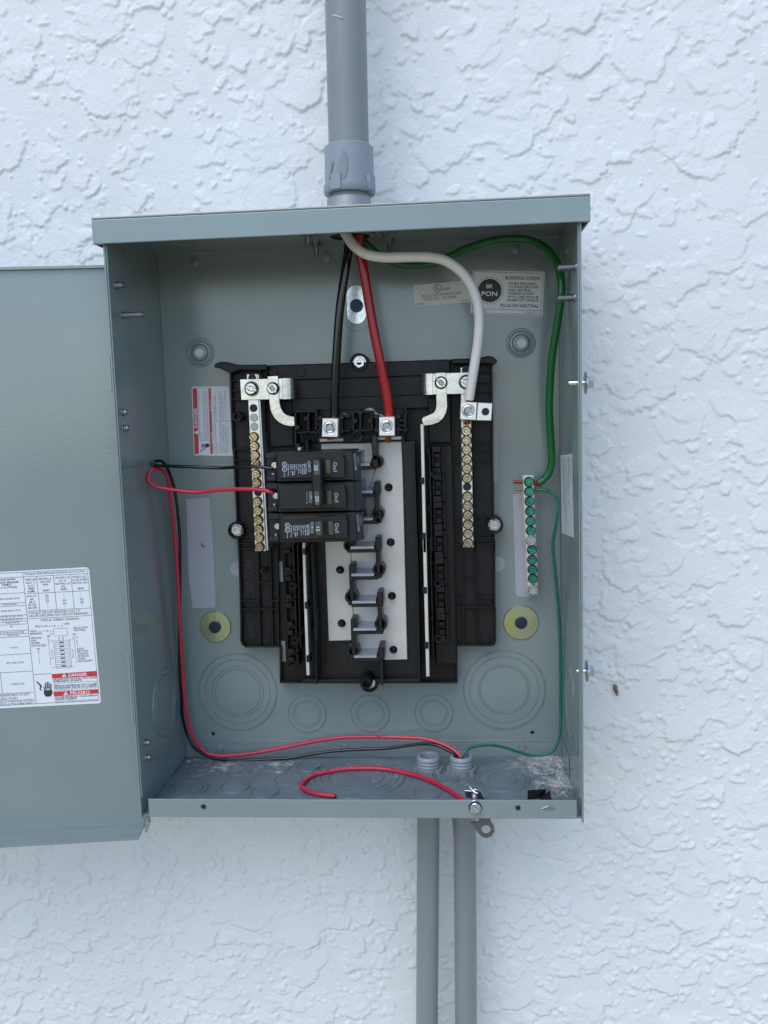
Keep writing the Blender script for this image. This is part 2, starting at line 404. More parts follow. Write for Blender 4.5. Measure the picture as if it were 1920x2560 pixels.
def stucco():
    ST = .00112
    xs = axis_pts(-.45, .45, -2.2, 2.2, ST); zs = axis_pts(-.35, .78, -1.25, 1.9, ST)
    X, Zg = np.meshgrid(xs, zs, indexing='ij')
    wx = (fbm(X, Zg, 75, 1, 4, .68) - .5) * .018; wz = (fbm(X, Zg, 75, 9, 4, .68) - .5) * .018
    H = np.zeros_like(X); XW = X + wx; ZW = Zg + wz
    r_ = np.random.default_rng(5)
    def lobes(n, smin, smax, hgt, asp, ramp, wr, fn=None):
        """flattened dabs of plaster: each rises toward its lower right rim and drops there at a crisp edge"""
        nonlocal H
        for _ in range(n):
            cx, cz = (r_.uniform(-1.1, 1.1), r_.uniform(-.8, 1.3)) if smax > .015 else (r_.uniform(-.5, .5), r_.uniform(-.4, .83))
            if fn and r_.random() > fn(cx, cz): continue
            a = smin * (smax / smin) ** r_.random(); b_ = a * r_.uniform(*asp); th = r_.uniform(-.9, .9); g = hgt * r_.uniform(.65, 1.15); tl = r_.uniform(-1.3, .7)
            R = max(a, b_) * 1.15 + .010 * wr
            i0, i1 = np.searchsorted(xs, cx - R), np.searchsorted(xs, cx + R); j0, j1 = np.searchsorted(zs, cz - R), np.searchsorted(zs, cz + R)
            if i1 - i0 < 2 or j1 - j0 < 2: continue
            sl_ = (slice(i0, i1), slice(j0, j1))
            dx = X[sl_] + wx[sl_] * wr - cx; dz = Zg[sl_] + wz[sl_] * wr - cz
            u = (dx * np.cos(th) + dz * np.sin(th)) / a; v = (-dx * np.sin(th) + dz * np.cos(th)) / b_
            q = np.sqrt(u * u + v * v); e = np.clip((1 - q) * min(a, b_) / .0013, 0, 1); e = e * e * (3 - 2 * e)
            t = np.clip((-dz * np.cos(tl) - dx * np.sin(tl)) / max(a, b_) * .5 + .5, 0, 1)
            hh = g * e * (ramp + (1 - ramp) * t ** 1.3)
            H[sl_] = np.maximum(H[sl_], hh) if r_.random() < .35 else np.where(e > .5, np.maximum(hh, H[sl_] * .5 + hh * .6), np.maximum(H[sl_], hh))
    lo = lambda x, z: .55 + .45 * np.clip((.35 - z) / .5, 0, 1)
    lobes(8500, .0038, .027, .00115, (.35, 1.05), .0, .95)
    lobes(4200, .0026, .010, .00105, (.5, 1.1), .12, .55, lo)
    lobes(15000, .0011, .0040, .00095, (.6, 1.3), .55, .15, lambda x, z: (.35 + .65 * np.clip((.40 - z) / .5, 0, 1)) * (.5 + .5 * math.sin(23 * x + 3 * math.sin(17 * z)) ** 2))
    H = H * .75 + blur(H, 1) * .25
    h = H * (1.75 + .5 * np.clip((.3 - Zg) / .4, 0, 1)) + (fbm(X, Zg, 14, 61, 3) - .5) * .0012 + (fbm(X, Zg, 300, 66, 2) - .5) * .00020
    Yc = WALL - h
    nx, nz = len(xs), len(zs)
    co = np.stack([X, Yc, Zg], -1).reshape(-1, 3)
    i = np.arange((nx - 1) * (nz - 1)); a = (i // (nz - 1)) * nz + i % (nz - 1)
    quads = np.stack([a, a + nz, a + nz + 1, a + 1], -1)
    # body of the wall behind the relief
    bx = np.array([(x, y, z) for x in (-2.6, 2.6) for y in (WALL + .004, .30) for z in (-1.3, 1.95)]); n0 = len(co)
    bq = np.array([(0, 1, 3, 2), (4, 6, 7, 5), (0, 4, 5, 1), (2, 3, 7, 6), (0, 2, 6, 4), (1, 5, 7, 3)]) + n0
    co = np.concatenate([co, bx]); quads = np.concatenate([quads, bq])
    me = bpy.data.meshes.new('stucco_wall')
    me.vertices.add(len(co)); me.vertices.foreach_set('co', co.ravel())
    me.loops.add(quads.size); me.loops.foreach_set('vertex_index', quads.ravel().astype(np.int32))
    me.polygons.add(len(quads)); me.polygons.foreach_set('loop_start', np.arange(0, quads.size, 4, dtype=np.int32))
    sm = np.ones(len(quads), dtype=bool); sm[-6:] = False
    me.polygons.foreach_set('use_smooth', sm)
    me.update(calc_edges=True); me.validate()
    me.materials.append(M['stucco'])
    o = link('stucco_wall', me)
    tag(o, 'white painted stucco wall with rough trowelled texture behind the grey box', 'wall')
stucco()
gb = B(); gb.box(-40, 40, -60, 1, -1.45, -1.25)
tag(gb.obj('ground', 'ground'), kind='structure')  # out-of-view ground sheet, added for its warm bounce light

# ------------------------------------------------------------------ the grey enclosure
box = thing('electrical_panel', 'open grey steel electrical panel box mounted on the stucco wall, door swung left', 'electrical panel', (0, 0, 0))
T = .0015
def pb(name, fn, m='paint', parent=None):
    b = B(); fn(b); return b.obj(name, m, parent or box)
back = pb('back_panel', lambda b: b.box(-HW + T, HW - T, 0, .0018, 0, ZC, .0003))
left = pb('side_wall', lambda b: (b.box(-HW, -HW + T, -D, .0018, -.0025, ZC + .0015, .0005), b.box(-HW + T + .0001, -HW + T + .0012, -D + .0008, -D + .034, .016, ZC - .001, .0004)))
right = pb('side_wall', lambda b: (b.box(HW - T, HW, -D, .0018, -.0040, ZC + .0015, .0005), b.box(HW - T - .0012, HW - T - .0001, -D + .0008, -D + .036, .016, ZC - .001, .0004)))
ceil = pb('top_plate', lambda b: b.box(-HW + T, HW - T, -D, 0, ZC, ZC + .0015, .0003))
O = .0059
hood = pb('rain_hood', lambda b: (
    b.box(-HW - O, HW + O, -D - .0045, .0015, ZT - .0018, ZT, .0007, seg=2),
    b.box(-HW - O, HW + O, -D - .0045, -D - .0030, ZB, ZT - .0020, .0006, seg=2),
    b.box(-HW - O, -HW - O + .0015, -D - .0028, -.012, ZB, ZT - .0020, .0004),
    b.box(HW + O - .0015, HW + O, -D - .0028, -.012, ZB, ZT - .0020, .0004),
    b.box(-HW - O + .0017, HW + O - .0017, -D - .0028, -D - .0002, ZB + .0003, ZB + .0016, .0003),
    b.box(HW + .0002, HW + .0030, -.070, -.018, ZB - .016, ZB + .004, .0005)))
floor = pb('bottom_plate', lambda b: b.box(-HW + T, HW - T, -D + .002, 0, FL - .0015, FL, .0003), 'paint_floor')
fx0 = at((372, 2020), -D).x; fx1 = at((1442, 2020), -D).x
lip = pb('front_flange', lambda b: (b.box(fx0, fx1, -D - .0003, -D + .0012, -.0004, HF, .0005, seg=2)))
# seams where the corner tabs are folded
for sgn in (-1, 1):
    pb('corner_tab', lambda b: b.box(sgn * (HW - T - .0002), sgn * (HW - T - .0008), -.052, -.004, FL + .001, FL + .020, .0003), parent=box)
pb('fold_line', lambda b: b.box(-HW + .006, HW - .008, -.0006, 0, at((800, 1852), 0).z - .0006, at((800, 1852), 0).z, .0002), parent=back)

# knockouts: a plug held in a punched groove, with little tie marks
def knockout(name, parent, c, axis, radii, m='paint', ties=True, h=.0007):
    b = B(); prof = [(0, h)]
    for r in sorted(radii):
        prof += [(r - .0005, h), (r - .00025, h * .1), (r + .00025, h * .1), (r + .0005, h)]
    R_ = max(radii) + .0011
    prof += [(R_ - .0003, h), (R_, 0)]
    b.lathe(prof, c, axis, seg=56)
    if ties:
        a = Vector(axis).normalized(); u = a.orthogonal().normalized(); w = a.cross(u)
        for i, r in enumerate(sorted(radii)[::-1]):
            for t in ((.9, 4.1), (.75, 3.9), (1.1, 4.4))[i % 3]:
                p = Vector(c) + (u * math.cos(t) + w * math.sin(t)) * r + a * h
                b.lathe([(.0011, -.0002), (.0010, .00025), (.0004, .0004), (0, .0004)], p, axis, seg=8)
    return b.obj(name, m, parent)
def px_r(v, c, rp, Y): return (at(v(c[0] + rp, c[1]), Y) - at(v(*c), Y)).length
for v, c, rr in ((Z5, (183, 1292), (320, 270, 212, 187)), (Z6, (997, 1275), (337, 287, 213, 198))):
    knockout('knockout', back, at(v(*c), 0), (0, -1, 0), [px_r(v, c, r, 0) for r in rr])
for v, c in ((Z5, (757, 1475)), (Z5, (1281, 1472)), (Z6, (415, 1467))):
    knockout('knockout', back, at(v(*c), 0), (0, -1, 0), [px_r(v, c, r, 0) for r in (154, 118, 100)])
for v, c, X, rr in ((Z7, (195, 40), -HW + T, (.030, .024)), (Z6, (1545, 1380), HW - T, (.030, .0235))):
    p = atx(v(*c), X); knockout('knockout', left if X < 0 else right, (X, p.y, p.z), (1 if X < 0 else -1, 0, 0), rr, ties=False)
for v, c, rr in ((Z7, (430, 515), (92, 72)), (Z7, (715, 510), (100, 78)), (Z7, (980, 492), (86,)), (Z7, (1200, 490), (84,)),
                 (Z7, (365, 640), (130, 98)), (Z7, (690, 627), (95,)), (Z7, (890, 665), (92,)), (Z7, (1055, 580), (92,)),
                 (Z8, (-20, 560), (330, 290, 250, 190)), (Z8, (470, 672), (92,)), (Z8, (600, 572), (82,)), (Z8, (985, 580), (190, 165, 100)),
                 (Z8, (1275, 500), (108, 80)), (Z8, (1325, 650), (112, 84))):
    p = atz(v(*c), FL); q = atz(v(c[0] + 50, c[1]), FL)
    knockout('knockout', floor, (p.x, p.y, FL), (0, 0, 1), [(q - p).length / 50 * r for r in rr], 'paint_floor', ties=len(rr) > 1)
# dimples and cups in the back panel
for v, c in ((Z1, (683, 512)), (Z1, (1463, 480)), (Z2, (1160, 432))):
    p = at(v(*c), 0); b = B(); b.lathe([(.0040, -.0001), (.0040, .0010), (.0034, .0013), (0, .0013)], p); b.obj('embossed_button', 'paint', back)
for v, c in ((Z7, (583, 357)), (Z7, (1440, 343)), (Z8, (1118, 347))):
    p = at(v(*c), 0); b = B(); b.lathe([(.0041, -.0001), (.0038, .0010), (.0030, .0011), (.0026, .0004), (.0018, .0004), (.0012, .0008), (0, .0008)], p); b.obj('embossed_button', 'paint', back)
for v, c in ((Z7, (533, 260)), (Z8, (1192, 252))):
    p = at(v(*c), 0); b = B(); b.lathe([(.0027, -.0001), (.0025, .0004), (.0020, .0003), (.0018, .0001)], p); b.obj('punched_hole', 'paint', back)
    b = B(); b.lathe([(.0019, .00015), (0, .00015)], p); b.obj('hole', 'hole', back)
for v, c in ((Z1, (712, 1048)), (Z2, (1190, 990))):
    p = at(v(*c), 0); b = B()
    b.lathe([(.0131, -.0001), (.0124, .0010), (.0112, .0011), (.0098, -.0000), (.0080, .0002), (.0068, .0022), (.0052, .0026), (.0044, .0024), (.0042, .0010)], p, seg=40)
    b.obj('mounting_cup', 'paint', back)
    b = B(); b.lathe([(.0043, .0012), (0, .0012)], p, seg=24); b.obj('hole', 'stucco', back)
# lag screws with washers, keyhole washer
lag = B(); lag.lathe([(0, .0014), (.0056, .0014), (.0058, .0025), (.0055, .0036), (0, .0040)], (0, 0, 0), seg=28)
lag.box(-.0007, .0007, -.0043, -.0038, -.0048, .0048, .0001)
lag_me = lag.mesh('lag_screw', 'blued', (0, 0, 0))[0]
for c, r in (((537.6, 1567.5), .0147), (Z6(1137, 720), .0158)):
    p = at(c, -.002); b = B()
    b.lathe([(.0052, .0002), (r, .0004), (r + .0002, .0010), (r - .0002, .0014), (.0052, .0016)], (p.x, 0, p.z), seg=56)
    b.obj('washer', 'ywash', box); place(lag_me, 'lag_screw', box, (p.x, -.0002, p.z), random.uniform(0, 3))
pk = at(Z2(217, 770), 0); rk = .0098
b = B(); pts = [(pk.x + rk * .92 * math.cos(t), pk.z + (.0085 if math.sin(t) > 0 else -.0065) + rk * math.sin(t)) for t in [2 * math.pi * k / 40 for k in range(40)]]
b.prism(pts, -.0014, -.0001, .0003); b.obj('keyhole_washer', 'zinc', box)
b = B(); pts = [(pk.x + .0124 * math.cos(t), pk.z + (.0135 if math.sin(t) > 0 else -.0098) + .0124 * math.sin(t)) for t in [2 * math.pi * k / 40 for k in range(40)]]
b.prism(pts, -.0004, .0005, .0003); b.obj('embossed_keyhole', 'paint', back)
place(lag_me, 'lag_screw', box, (pk.x, -.0002, pk.z), 1.1).scale = (1.02, 1, 1.02)
# unpainted pads left by masking tape
for v, pp, m in ((Z3, [(416, 1222), (610, 1208), (632, 1490), (660, 2010), (655, 2120), (470, 2125), (438, 1850)], 'bare'),
              (R6, [(12, 712), (135, 698), (330, 700), (352, 2060), (80, 2062), (50, 2030)], 'bare'),
              (Z4, [(1560, 168), (1596, 172), (1606, 400), (1606, 1060), (1600, 1080), (1560, 1084)], 'bare')):
    b = B(); b.prism(poly(v, pp, 0), -.00025, .0002); b.obj('bare_patch', m, back)
for v, c, r in ((Z5, (182, 275), 62), (Z6, (935, 232), 66)):
    b = B(); b.lathe([(px_r(v, c, r, 0), -.0001), (px_r(v, c, r, 0), .00025), (0, .00025)], at(v(*c), 0), seg=36); b.obj('bare_patch', 'bare', back)
p = at(Z3(562, 1598), 0); b = B(); b.lathe([(.0021, .0001), (.0019, .0016), (.0012, .0018), (.0010, .0004), (0, .0004)], p, seg=14); b.obj('screw_boss', 'zdark', back)
p = at(Z3(440, 1740), 0)

# studs through the side walls, seen from inside
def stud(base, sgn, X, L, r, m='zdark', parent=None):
    p = atx(base, X); b = B(); prof = [(r * 1.25, 0), (r * 1.25, .0006)]
    n = max(2, int(L / .0011))
    for k in range(n): prof += [(r, .0006 + k * L / n), (r * .84, .0006 + (k + .5) * L / n)]
    prof += [(r * .9, L + .0006), (r * .6, L + .0012), (0, L + .0012)]
    b.lathe(prof, (X, p.y, p.z), (sgn, 0, 0), seg=14); return b.obj('stud', m, parent or box)
XL, XR = -HW + T + .0012, HW - T - .0012
for v, c, L, r in ((Z1, (212, 648), .0055, .0026), (Z1, (252, 825), .0160, .0024), (Z1, (252, 1400), .0032, .0024), (Z1, (262, 1495), .0032, .0024), (R3, (1255, 265), .0032, .0024), (R3, (1264, 392), .0032, .0024)):
    stud(v(*c), 1, XL, L, r)
for v, c, L, r in ((Z2, (1515, 540), .0125, .0028), (Z2, (1508, 721), .0120, .0028)): stud(v(*c), -1, XR, L, r)
for (v, c) in ((Z1, (270, 460)), (Z1, (345, 525)), (Z2, (1462, 440))):
    X = XL - .001 if v is Z1 else XR + .001
    p = atx(v(*c), X); b = B(); b.lathe([(.0030, -.0001), (.0030, .0008), (.0024, .0011), (0, .0011)], (X, p.y, p.z), (1 if v is Z1 else -1, 0, 0)); b.obj('embossed_button', 'paint', left if v is Z1 else right)
# hold-down bolts outside the right wall
for q, c in ((at(Q5(700, 795), -.112), 0), (at(Q6(640, 800), -.112), 1)):
    b = B(); b.lathe([(.0019, -.0085 if not c else -.0035), (.0022, -.0070 if not c else -.002), (.0022, .0035), (.0030, .0036), (.0085, .0040), (.0088, .0046), (.0085, .0052), (.0040, .0054)], (HW, q.y, q.z), (1, 0, 0), seg=26)
    b.lathe([(.0048, .0054), (.0048, .0092), (.0042, .0099), (.0025, .0099), (.0022, .0092), (0, .0092)], (HW, q.y, q.z), (1, 0, 0), seg=6, smooth=False)
    b.obj('hold_down_bolt', 'zinc', box)
# hub studs under the top plate
hubc = Vector((.0015, -.050, 0))
for c, Z, L in ((Q7(390, 255), ZC, .0085), (Q7(270, 110), ZC, .007), (Q7(1345, 85), ZC, .007), (Q7(1400, 225), ZC, .0085)):
    p = atz(c, ZC); p.y = max(min(p.y, -.022), -.085); b = B()
    prof = [(.0042, 0), (.0042, .003), (.0038, .0034)]
    for k in range(7): prof += [(.0024, .0036 + k * L / 7), (.0020, .0036 + (k + .5) * L / 7)]
    prof += [(0, .004 + L)]
    b.lathe(prof, (p.x, p.y, ZC), (0, 0, -1), seg=12); b.obj('hub_stud', 'zdark', box)
b = B(); b.lathe([(.0170, -.0002), (.0215, .0004), (.0215, .0014), (.0175, .0020), (.0168, .0012)], (hubc.x, hubc.y, ZC), (0, 0, -1), seg=40); b.obj('hub_ring', 'paint', box)
b = B(); b.lathe([(.0168, .0006), (0, .0006)], (hubc.x, hubc.y, ZC), (0, 0, -1), seg=32); b.obj('hub_opening', 'hole', box)

# front flange details
for v, c in ((Z7, (468, 762)), (Z8, (1092, 770))):
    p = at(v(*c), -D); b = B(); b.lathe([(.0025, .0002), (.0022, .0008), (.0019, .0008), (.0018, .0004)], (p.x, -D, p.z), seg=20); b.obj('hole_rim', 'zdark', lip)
    b = B(); b.lathe([(.0019, .00045), (0, .00045)], (p.x, -D, p.z), seg=20); b.obj('hole', 'hole', lip)
b = B(); b.prism(poly(Z8, [(1250, 775), (1300, 755), (1350, 775), (1335, 782), (1265, 782)], -D), -D - .0011, -D + .0002, .0003); b.obj('embossed_arrow', 'zdark', lip)
ps = at(Z8(797, 768), -D - .001)
big = slotted(.0046, .0030, 'zinc', .16, False)
o = place(big, 'cover_screw', box, (ps.x, -D - .0013, ps.z), math.radians(35))
b = B(); b.lathe([(.0030, 0), (.0056, .0001), (.0058, .0008), (.0054, .0013), (0, .0013)], (ps.x, -D - .0002, ps.z), seg=28); b.obj('cover_screw_washer', 'zinc', box)
b = B(); b.lathe([(.0030, 0), (.0030, .016), (.0022, .0175), (0, .0175)], (ps.x, -D + .0012, ps.z), (0, 1, 0), seg=16)
b.obj('screw_shank', 'zdark', box)
# spring clip behind the flange
qc = [at(Z8(*c), -D + .012) for c in ((735, 700), (720, 648), (770, 652), (795, 640), (838, 655), (862, 712))]
b = B(); b.prism([(q.x, q.z) for q in qc], -D + .0108, -D + .0118, .0002)
b.tube([at(Z8(755, 625), -D + .012), at(Z8(785, 660), -D + .010), at(Z8(815, 675), -D + .008)], .0008, 8); b.obj('spring_clip', 'zinc', box)
# swinging hasp under the flange
ph = at(Z8(870, 925), -D + .004)
b = B(); outer = [(820, 842), (900, 840), (905, 870), (925, 900), (930, 935), (912, 968), (880, 982), (845, 975), (820, 950), (775, 890), (765, 875), (820, 872)]
hp = poly(Z8, outer, -D + .003); hc = at(Z8(872, 925), -D + .003); rh = px_r(Z8, (872, 925), 33, -D + .003)
bm = bmesh.new()
def loop_ring(y): return [bm.verts.new((x, y, z)) for x, z in hp], [bm.verts.new((hc.x + rh * math.cos(2 * math.pi * k / 20), y, hc.z + rh * math.sin(2 * math.pi * k / 20))) for k in range(20)]
fo, fi = loop_ring(-D + .0030); bo, bi = loop_ring(-D + .0046)
def edges(l): return [bm.edges.new((l[i], l[(i + 1) % len(l)])) for i in range(len(l))]
for A_, I_ in ((fo, fi), (bo, bi)): bmesh.ops.triangle_fill(bm, edges=edges(A_) + edges(I_), use_beauty=True)
for A_, Bq in ((fo, bo), (fi, bi)):
    for i in range(len(A_)): bm.faces.new((A_[i], A_[(i + 1) % len(A_)], Bq[(i + 1) % len(A_)], Bq[i]))
b.bm(bm); b.box(hp[0][0], hp[1][0], -D + .0030, -D + .0046, .0005, hp[0][1] + .001, .0002); b.obj('hasp', M['hasp'], box)
# small hinge leaf on the left wall
b = B(); q0 = at(R2(920, 865), -D + .001); q1 = at(R2(948, 1170), -D + .001)
b.box(-HW - .0022, -HW - .0002, -D + .0002, -D + .012, q1.z, q0.z, .0004); b.obj('hinge_leaf', 'paint', box)
q0 = at(R3(1135, 20), -D); q1 = at(R3(1150, 115), -D)
b = B(); b.box(-HW - .0022, -HW - .0002, -D + .0002, -D + .012, q1.z, q1.z + .06, .0004); b.obj('hinge_leaf', 'paint', box)
# short return under the left corner
b = B(); q0 = at(R3(1255, 905), -D + .008); q1 = at(R3(1290, 1040), -D + .008)
b.prism(poly(R3, [(1255, 905), (1278, 888), (1294, 960), (1265, 1045), (1250, 1045)], -D + .006), -D + .006, -D + .009, .0003); b.obj('corner_return', 'paint', box)

# ------------------------------------------------------------------ the open door
DH = Vector((-.1835, -.1095, 0)); DE = Vector((-.29, -.1240, 0))
dd = (DE - DH).normalized(); dn = Vector((-dd.y, dd.x, 0))
if dn.y > 0: dn = -dn                                      # toward the viewer
ZD0, ZD1, DWID = -.0150, .4463, .366
b = B()
def dbox(b, u0, u1, n0, n1, z0, z1, bev=.0004):
    bm = bmesh.new(); bmesh.ops.create_cube(bm, size=1)
    for v in bm.verts:
        u = (u0 + u1) / 2 + v.co.x * (u1 - u0); n = (n0 + n1) / 2 + v.co.y * (n1 - n0); z = (z0 + z1) / 2 + v.co.z * (z1 - z0)
        v.co = DH + dd * u + dn * n + Vector((0, 0, z))
    bmesh.ops.bevel(bm, geom=list(bm.edges), offset=bev, segments=2, affect='EDGES'); bmesh.ops.recalc_face_normals(bm, faces=bm.faces)
    b.bm(bm)
dbox(b, 0, DWID, -.0014, 0, ZD0 - .0014, ZD1)
door = b.obj('door', 'paint', box)
b = B(); dbox(b, 0, DWID, .0002, .0225, ZD0 - .0014, ZD0 - .0001); b.obj('bottom_lip', 'paint', door)
b = B(); dbox(b, 0, DWID, .0002, .0030, ZD1 - .0014, ZD1 - .0001); b.obj('top_lip', 'paint', door)
b = B(); dbox(b, DWID - .0014, DWID, .0002, .0225, ZD0, ZD1 - .002); b.obj('edge_lip', 'paint', door)
def on_door(off):
    P = DH + dn * off
    return lambda p: hit(p[0], p[1], P, dn)
DL = Print(on_door(.0002), R1)
# the label runs on beyond the picture's left edge
DL.quad([(-1250, 240), (1240, 105), (1275, 112), (1295, 140), (1300, 165), (1470, 2050), (1462, 2072), (1440, 2085), (-1080, 2215)])
DL.obj('sticker', 'paper_w', door)
d1, u1 = (1, -.052), (-.0917, -1)
P1 = Print(on_door(.00032), R1)
for ln in ((-1240, 262, 1270, 130), (1270, 130, 1445, 2040), (-1090, 2178, 1445, 2040), (330, 182, 525, 2092), (-1230, 328, 1275, 197), (530, 237, 580, 735), (775, 222, 825, 720),
           (1030, 208, 1080, 705), (360, 492, 1295, 445), (385, 745, 1318, 697), (400, 857, 1328, 807), (490, 1667, 755, 1653), (-400, 516, 355, 475), (-400, 657, 370, 617),
           (-400, 701, 375, 660), (-400, 836, 390, 795), (-400, 884, 395, 845), (-400, 926, 402, 885), (-400, 970, 405, 928), (-400, 1060, 412, 1018), (-400, 1110, 418, 1065),
           (-400, 1152, 422, 1108), (-400, 1408, 447, 1360), (-400, 1662, 475, 1615), (-1200, 2010, 500, 1922), (5, 1640, 35, 1945), (-420, 280, -230, 2050)):
    P1.line(*ln, w=5)
def D_(t, x, y, w, h=30, bold=False): P1.text(t, x, y, w, h, d1, u1, 0, bold)
for a in (("TORQUE WIRE PRESSURE SCREW(S) AS FOLLOWS:", 355, 222, 885, 32), ("OADCENTER", 0, 303, 225, 26, True), ("NCH BREAKER", 0, 345, 275, 26, True), ("FAMILY", 35, 376, 135, 26, True),
          (", 2 or 3 POLE)", 0, 416, 245, 28, True), ("*", 105, 452, 14, 20), ("*", 105, 478, 14, 20), ("BRCAF, BRAFGF, GFTCB", 0, 582, 285, 24), ("**, BRCAF, BRAFGF", 20, 664, 225, 22),
          ("*, BRCAF, BRAFGF, GFTCB", 0, 757, 300, 24), ("R, BD, BRD, BQ, BQC, GFTCB", 0, 842, 330, 22), ("** BRCAF, BRAFGF, GFTCB", 0, 887, 320, 22), ("** BRAFGF, GFTCB", 50, 930, 225, 22),
          ("BR", 150, 978, 35, 22), ("BR, BD, BRD, BQ, BQC, GFTCB", 0, 1074, 350, 22), ("*, BRAFGF, BRH", 85, 1110, 195, 20), ("**, GFTCB", 140, 1290, 115, 24), ("BR**, ETN01, GFTCB", 100, 1513, 245, 26),
          ("**, BRCAF, GFTCB", 150, 1822, 205, 26), ("REAKER INFO TO LEFT", 0, 1990, 435, 34), ("BQC, ETN01", 15, 2038, 240, 34), ("ESS OTHERWISE NOTED)", 0, 2078, 498, 34), ("FTCB (1 POLE 40A MAX.)", 0, 2120, 490, 34),
          ("WIRE SIZE", 358, 303, 170, 30), ("60/75\u00b0 C", 378, 347, 135, 28), ("AL-CU", 398, 389, 102, 28), ("AWG/", 412, 430, 88, 30, True), ("KCMIL", 405, 472, 108, 30, True),
          ("NEUTRAL &", 560, 292, 190, 32), ("GROUND", 585, 333, 155, 30), ("BAR", 630, 373, 72, 30), ("LB-IN", 628, 458, 90, 30, True), ("GROUND LUG", 797, 275, 218, 30), ("(G1) &", 860, 314, 98, 28),
          ("NEUTRAL LUG", 803, 362, 222, 30), ("(N2)", 890, 398, 60, 26), ("LB-IN", 885, 440, 85, 30, True), ("PANEL LUGS", 1057, 262, 200, 30), ("(A & B) & MAIN", 1052, 305, 220, 30),
          ("NEUTRAL (N1)", 1055, 350, 218, 30), ("LB-IN", 1130, 428, 88, 30, True), ("#14-10", 388, 543, 133, 32), ("#8", 437, 586, 47, 32), ("#6-4", 423, 629, 85, 32), ("#3-2/0", 408, 670, 120, 32),
          ("#6-300", 410, 712, 130, 32), ("20", 657, 532, 48, 32), ("25", 662, 575, 48, 32), ("35", 665, 617, 48, 32), ("-", 685, 660, 14, 60), ("-", 690, 700, 14, 60), ("-", 922, 520, 14, 60), ("-", 928, 558, 14, 60),
          ("60", 915, 600, 48, 32), ("60", 920, 645, 48, 32), ("-", 940, 688, 14, 60), ("-", 1172, 506, 14, 60), ("-", 1176, 546, 14, 60), ("60", 1165, 588, 48, 32), ("60", 1168, 630, 48, 32), ("-", 1188, 672, 14, 60),
          ("TORQUE CIRCUIT BREAKER LUGS TO", 415, 790, 752, 34), ("VALUES SPECIFIED ON CIRCUIT BREAKERS.", 415, 833, 880, 34), ("TYPICAL WIRING DIAGRAM", 590, 896, 555, 34), ("LINE", 930, 942, 80), ("MAIN LUG", 512, 982, 178),
          ("A", 838, 970, 18, 22), ("B", 890, 967, 18, 22), ("MAIN", 440, 1052, 92), ("BREAKER", 443, 1089, 172), ("A", 728, 1041, 18, 22), ("B", 735, 1085, 18, 22), ("INSULATED", 1070, 1003, 205), ("NEUTRAL", 1075, 1037, 168),
          ("N1", 1060, 1092, 38, 26, True), ("N2", 683, 1122, 45, 28, True), ("GROUND", 450, 1152, 160), ("BAR", 455, 1188, 72), ("(WHEN", 455, 1225, 125), ("INSTALLED)", 460, 1262, 210), ("G1", 535, 1306, 45, 26, True),
          ("A", 855, 1150, 18, 22), ("B", 908, 1146, 18, 22), ("L", 750, 1330, 20, 26), ("O", 752, 1367, 24, 26), ("A", 755, 1404, 24, 26), ("D", 757, 1440, 22, 26), ("L", 1048, 1316, 20, 26), ("O", 1050, 1352, 24, 26),
          ("A", 1053, 1390, 24, 26), ("D", 1056, 1427, 22, 26), ("BOND", 1118, 1308, 103), ("NEUTRAL", 1122, 1342, 165), ("TORQUE", 1127, 1378, 150), ("40 IN-LBS", 1130, 1413, 165), ("WHEN", 1133, 1450, 110), ("NECESSARY", 1135, 1485, 220),
          ("HAZARDOUS VOLTAGE. WILL CAUSE", 770, 1752, 640, 22, True), ("SEVERE INJURY OR DEATH.", 775, 1780, 425, 24, True), ("Turn OFF power supplying this equipment before working", 778, 1800, 630, 14), ("inside.", 780, 1822, 70, 14),
          ("TENSION DANGEREUSE. PEUT CAUSER", 782, 1846, 630, 24, True), ("DES BLESSURES GRAVES OU LA MORT.", 785, 1875, 630, 24, True), ("Couper l'alimentation electrique de cet equipement avant", 788, 1893, 630, 14), ("d'y effectuer des travaux.", 790, 1908, 270, 12),
          ("VOLTAJE PELIGROSO. CAUSA HERIDAS", 795, 2012, 630, 24, True), ("SEVERAS O MUERTE.", 800, 2040, 320, 24, True), ("Interrumpa el suministro de energia que alimenta este", 800, 2062, 630, 14), ("equipo antes de trabajar en el interior del mismo.", 803, 2082, 630, 14)):
    D_(*a)
for ln in ((775, 1003, 975, 992), (975, 992, 985, 1095), (985, 1095, 788, 1108), (788, 1108, 775, 1003), (698, 964, 790, 960), (550, 1036, 690, 1031), (758, 1035, 776, 1034), (762, 1076, 782, 1075), (846, 978, 848, 998), (900, 974, 902, 995),
           (858, 1104, 866, 1180), (912, 1100, 922, 1178), (700, 1180, 1080, 1160), (705, 1180, 738, 1528), (1080, 1160, 1115, 1508), (560, 1345, 578, 1508), (1115, 1180, 1127, 1262), (1060, 1112, 1118, 1108), (1118, 1108, 1122, 1142), (1122, 1142, 1062, 1146), (1062, 1146, 1060, 1112),
           (780, 1182, 815, 1560), (1010, 1168, 1043, 1548), (750, 1572, 810, 1556), (810, 1560, 1040, 1548), (1040, 1545, 1082, 1555), (866, 1180, 905, 1558), (920, 1178, 955, 1556)):
    P1.line(*ln, w=3.5)
